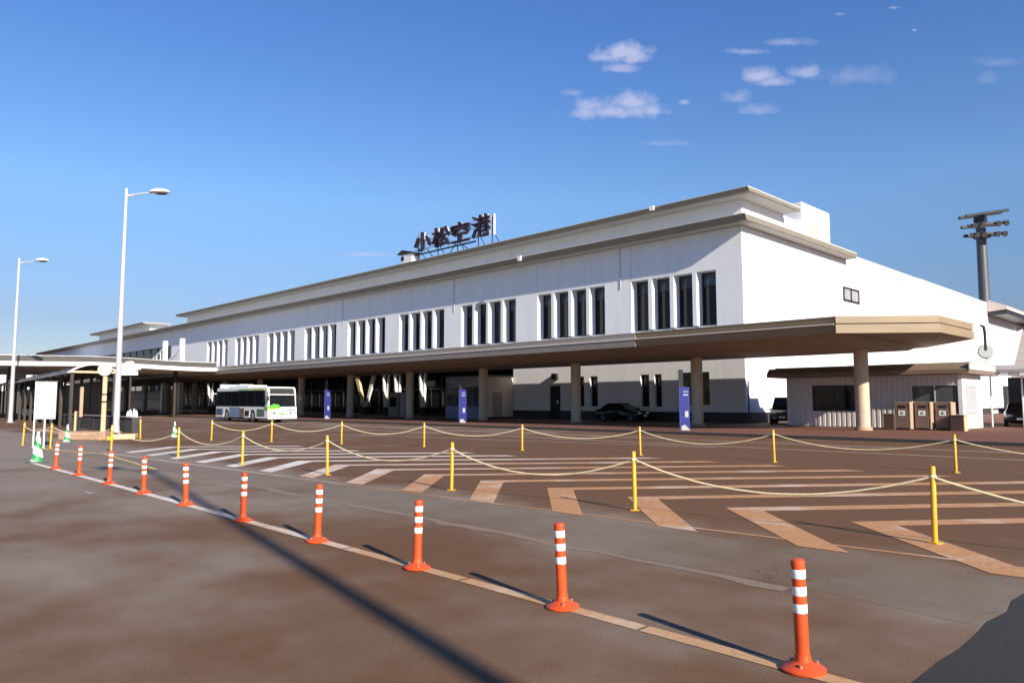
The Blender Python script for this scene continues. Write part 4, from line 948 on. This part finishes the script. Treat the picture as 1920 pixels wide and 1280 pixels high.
# ------------------------------------------------------------------ bus shelter at the left
SH = thing('bus_shelter', 'long dark bus shelter with a curved roof at the left', 'shelter', (-52.2, 12.5, 0), rad(-5.5))
def arc(n=9, w=2.9, rise=.55): return [(i / n * w, rise * 4 * (i / n) * (1 - i / n)) for i in range(n + 1)]
LS = 52.0
def inS(m):  # shelter-local geometry: x runs away along -x, y across
    m.v = [(v[0] - 52.2, v[1] + 12.5, v[2]) for v in m.v]; return m
r_ = MB()
A0 = arc(); z0 = 3.5
poly = [(0, y, z0 + z) for y, z in A0] + [(0, y, z0 + z - .10) for y, z in A0[::-1]]
inS(MB().ext(poly, (-LS, 0, 0))).build('roof', M['shelter_roof'], SH)
rim_ = [(0.005, y, z0 + z + .04) for y, z in A0] + [(0.005, y, z0 + z - .06) for y, z in A0[::-1]]
inS(MB().ext(rim_, (.06, 0, 0))).build('roof_rim', M['white_paint'], SH)
inS(MB().box(-LS, 0, -.04, -.005, z0 - .02, z0 + .03)).build('eave_trim', M['white_paint'], SH)
inS(MB().box(.01, .08, 0.1, 2.8, z0 - .02, z0 + .10)).build('tie_beam', M['tan'], SH)
for i in range(14):
    for y in (.25, 2.65):
        inS(MB().box(-i * 4.0 - .25, -i * 4.0 - .07, y - .09, y + .09, 0, z0 + .3)).build('post', M['shelter_brown'], SH)
for i in range(1, 13):
    inS(MB().box(-i * 4.0 - 4.06, -i * 4.0 - .26, 2.60, 2.66, .25, 3.1)).build('screen_panel', M['shelter_screen'], SH)
for i in range(7):
    inS(MB().box(-i * 3.4 - 2.0, -i * 3.4 - .9, 1.3, 1.5, 3.62, 3.70)).build('ceiling_lamp', M['white_paint'], SH)
for i in range(4):
    inS(MB().box(-i * 8.0 - 12.5, -i * 8.0 - 9.5, 1.7, 2.15, .42, .48).box(-i * 8.0 - 12.3, -i * 8.0 - 12.2, 1.75, 2.1, 0, .42).box(-i * 8.0 - 9.8, -i * 8.0 - 9.7, 1.75, 2.1, 0, .42)).build('bench', M['shelter_brown'], SH)

# bus stop sign, signboard, planters, low wall
ST = thing('bus_stop_sign', 'round white bus stop sign on a tan pole', 'sign', (-35.7, 10.0, 0))
MB().rod((-35.7, 10.0, 0), (-35.7, 10.0, 2.9), .105, .095, n=14).build('pole', M['tan'], ST, smooth=True)
dv = Vector((.85, -.45, 0)).normalized(); cdisc = Vector((-35.66, 9.98, 3.05))
MB().rod(cdisc - dv * .05, cdisc + dv * .12, .28, n=28).build('disc', M['disc'], ST, smooth=True)
MB().rod((-35.7, 10.0, 1.62), (-35.7, 10.0, 1.68), .125, n=14).build('band', M['black'], ST); MB().rod((-35.7, 10.0, 1.95), (-35.7, 10.0, 2.0), .125, n=14).build('band', M['black'], ST)
MB().box(-36.2, -35.2, 9.75, 10.3, .001, .16).build('base_block', M['yellow'], ST)
SB = thing('sign_board', 'blank white signboard on two white legs, seen from behind', 'signboard', (-30.6, 6.9, 0))
bd = Vector((.30, .95, 0)).normalized(); nb = Vector((.95, -.30, 0)).normalized(); oB = Vector((-30.9, 6.42, 0))
def sbq(t0, t1, d0, d1, za, zb):
    p = [oB + bd * t0 + nb * d0, oB + bd * t1 + nb * d0, oB + bd * t1 + nb * d1, oB + bd * t0 + nb * d1]
    return MB().prism([(q.x, q.y) for q in p], za, zb)
sbq(0.0, .31, 0, .03, 1.02, 2.36).build('panel', M['board_back'], SB); sbq(.325, .64, 0, .03, 1.02, 2.36).build('panel', M['board_back'], SB)
for t in (0.0, .318):
    q = oB + bd * t + nb * .06; MB().rod((q.x, q.y, 0), (q.x, q.y, 2.36), .028, n=10).build('leg', M['white_paint'], SB, smooth=True)
sbq(-.03, .67, -.02, .05, 2.365, 2.40).build('top_rail', M['dark_frame'], SB)
tp = MB().rod((-47.5, 11.9, 0), (-47.5, 11.9, 1.12), .11, n=14).build('short_post', M['tan'], None, smooth=True); tag(tp, 'short thick tan post in front of the grey low wall', 'post')
tp2 = MB().box(-44.68, -44.53, 11.3, 11.45, .85, 2.45).build('hanging_banner', M['curb_tan'], None); tag(tp2, 'narrow pinkish vertical banner left of the bus stop pole', 'banner')
MB().rod((-44.6, 11.36, 0), (-44.6, 11.36, .9), .04, n=8).build('pole', M['dark_frame'], tp2)
KB = thing('kerb_island', 'low tan kerb island around the bus stop sign', 'kerb', (-38, 9.4, 0))
MB().prism([(-37.0, 8.6), (-35.0, 9.9), (-36.1, 10.6), (-38.3, 9.3)], 0.001, .34).build('kerb_block', M['curb_tan'], KB, bevel=.03)
MB().prism([(-36.1, 10.65), (-35.3, 10.2), (-35.3, 11.2), (-36.1, 11.6)], 0.001, .22).build('kerb_block', M['tan'], KB, bevel=.03)
MB().prism([(-48, 9.9), (-37.6, 9.2), (-37.8, 9.7), (-48, 10.5)], 0.001, .16).build('kerb_block', M['curb_tan'], KB, bevel=.02)
LW = thing('planter_wall', 'dark grey low wall behind the bus stop sign', 'wall', (-46, 13, 0))
for i in range(6):
    xa = -56.8 + i * 2.3
    MB().box(xa, xa + 2.27, 13.45 + .02 * (i % 2), 13.9, 0, .80).build('wall_block', M['grey_wall'], LW, bevel=.02)
LWt = box('wall_coping', M['clad'], LW, -56.8, -43.0, 13.4, 13.95, .803, .85)
for i, x in enumerate((-44.5, -44.1, -43.5, -43.15)):
    hh = (.42, .55, .62, .5)[i]
    b_ = MB().lathe([(.08, 0), (.075, hh * .4), (.04, hh * .6), (.03, hh * .7)], 10, (x, 13.7, .851)).build('white_weight', M['white_paint'], None, smooth=True)
    tag(b_, ('small white container on the low wall, nearest the lamp', 'second small white container from the lamp on the low wall', 'tallest small white container on the low wall', 'rightmost small white container on the low wall')[i], 'container', 'small white containers on the low wall')
# white sign with a rounded top behind the lamp
WS = thing('rounded_sign', 'white rounded signboard just right of the street lamp', 'sign', (-53.7, 16.6, 0))
MB().ext([(-53.7 + .55 * a, 16.6 + .4 * a, 3.45 + z) for a, z in ((-1.15, .25), (-1.15, .55), (-.55, .62), (-.3, .92), (.2, .95), (.5, .7), (1.1, .62), (1.1, .38), (.8, .3), (.8, 0), (-.8, 0))], (.1, -.2, 0)).build('board', M['sign_blank'], WS)
MB().rod((-53.7, 16.6, 0), (-53.7, 16.6, 3.6), .08, n=10).build('post', M['shelter_brown'], WS)

# ------------------------------------------------------------------ white walkway roof crossing the road
WK = thing('walkway_canopy', 'broad white walkway roof with wavy edge at the left', 'canopy', (-90, 24, 0))
def wave(y): return .10 * math.sin(y * .33)
ys = [-12 + i * 2.0 for i in range(25)]
XW = -85.0
for (za, zb, xo, m, nm) in ((5.30, 5.72, 0.0, 'white_paint', 'fascia'), (5.721, 6.35, -1.4, 'band_grey', 'upper_band'), (6.351, 6.39, -1.3, 'white_paint', 'roof_rim')):
    mm = MB(); vs = []; fs = []
    for y in ys:
        w_ = wave(y); vs += [(XW + xo, y, za + w_), (XW + xo, y, zb + w_), (XW + xo - 34, y, zb + w_), (XW + xo - 34, y, za + w_)]
    for i in range(len(ys) - 1):
        for k in range(4): fs.append((i * 4 + k, (i + 1) * 4 + k, (i + 1) * 4 + (k + 1) % 4, i * 4 + (k + 1) % 4))
    fs += [(0, 1, 2, 3), tuple((len(ys) - 1) * 4 + k for k in (3, 2, 1, 0))]
    mm.add(vs, fs).build(nm, M[m], WK)
for y in (-8, 0, 8, 16, 24, 32):
    for x in (-88, -104, -117): MB().rod((x, y, 0), (x, y, 5.3), .22, n=10).build('column', M['shelter_brown'], WK, smooth=True)
# masts and curved pipes above it
for i, (xm, lab) in enumerate(((-114.5, 'left white mast above the walkway roof'), (-107.9, 'right white mast above the walkway roof'))):
    Ms = thing('suspension_mast', lab, 'mast', (xm, 40, 6.0), 0, 'white masts above the walkway roof')
    box('mast', M['white_paint'], Ms, xm - .30, xm + .30, 39.7, 40.3, 0.12, 10.75 - .02 * i, bevel=.04)
    L_ = 12.0 if i == 0 else 6.3
    for (zt, zb_) in ((9.7, 6.6), (8.0, 6.45)) if i == 0 else ((9.5, 7.4),):
        pts = [(xm - .4 - L_ * t, 39.9, zt + (zb_ - zt) * (1 - (1 - t) ** 1.6)) for t in [k / 12 for k in range(13)]]
        MB().tube(pts, .15, 8).build('stay_pipe', M['white_paint'], Ms, smooth=True)
    if i == 0:
        for k in range(6): MB().rod((xm - 1.5 - k * 1.5, 39.9, 9.35 - k * .42), (xm - 1.5 - k * 1.5, 39.9, 7.6 - k * .2), .06, n=6).build('hanger_rod', M['white_paint'], Ms)
# pale distant building under the walkway roof, dark gable mass beyond
DB = thing('distant_building', 'pale distant building glimpsed under the walkway roof at far left', 'building', (-190, 12, 0))
box('wall', M['white_wall'], DB, -200, -180, -60, 48, 4.0, 9.5); box('base', M['plinth'], DB, -200, -180, -60, 48, 0, 3.998)
for i in range(14):
    box('window', M['glass'], DB, -179.99, -179.9, -40 + i * 6, -36.5 + i * 6, 4.0, 7.5)
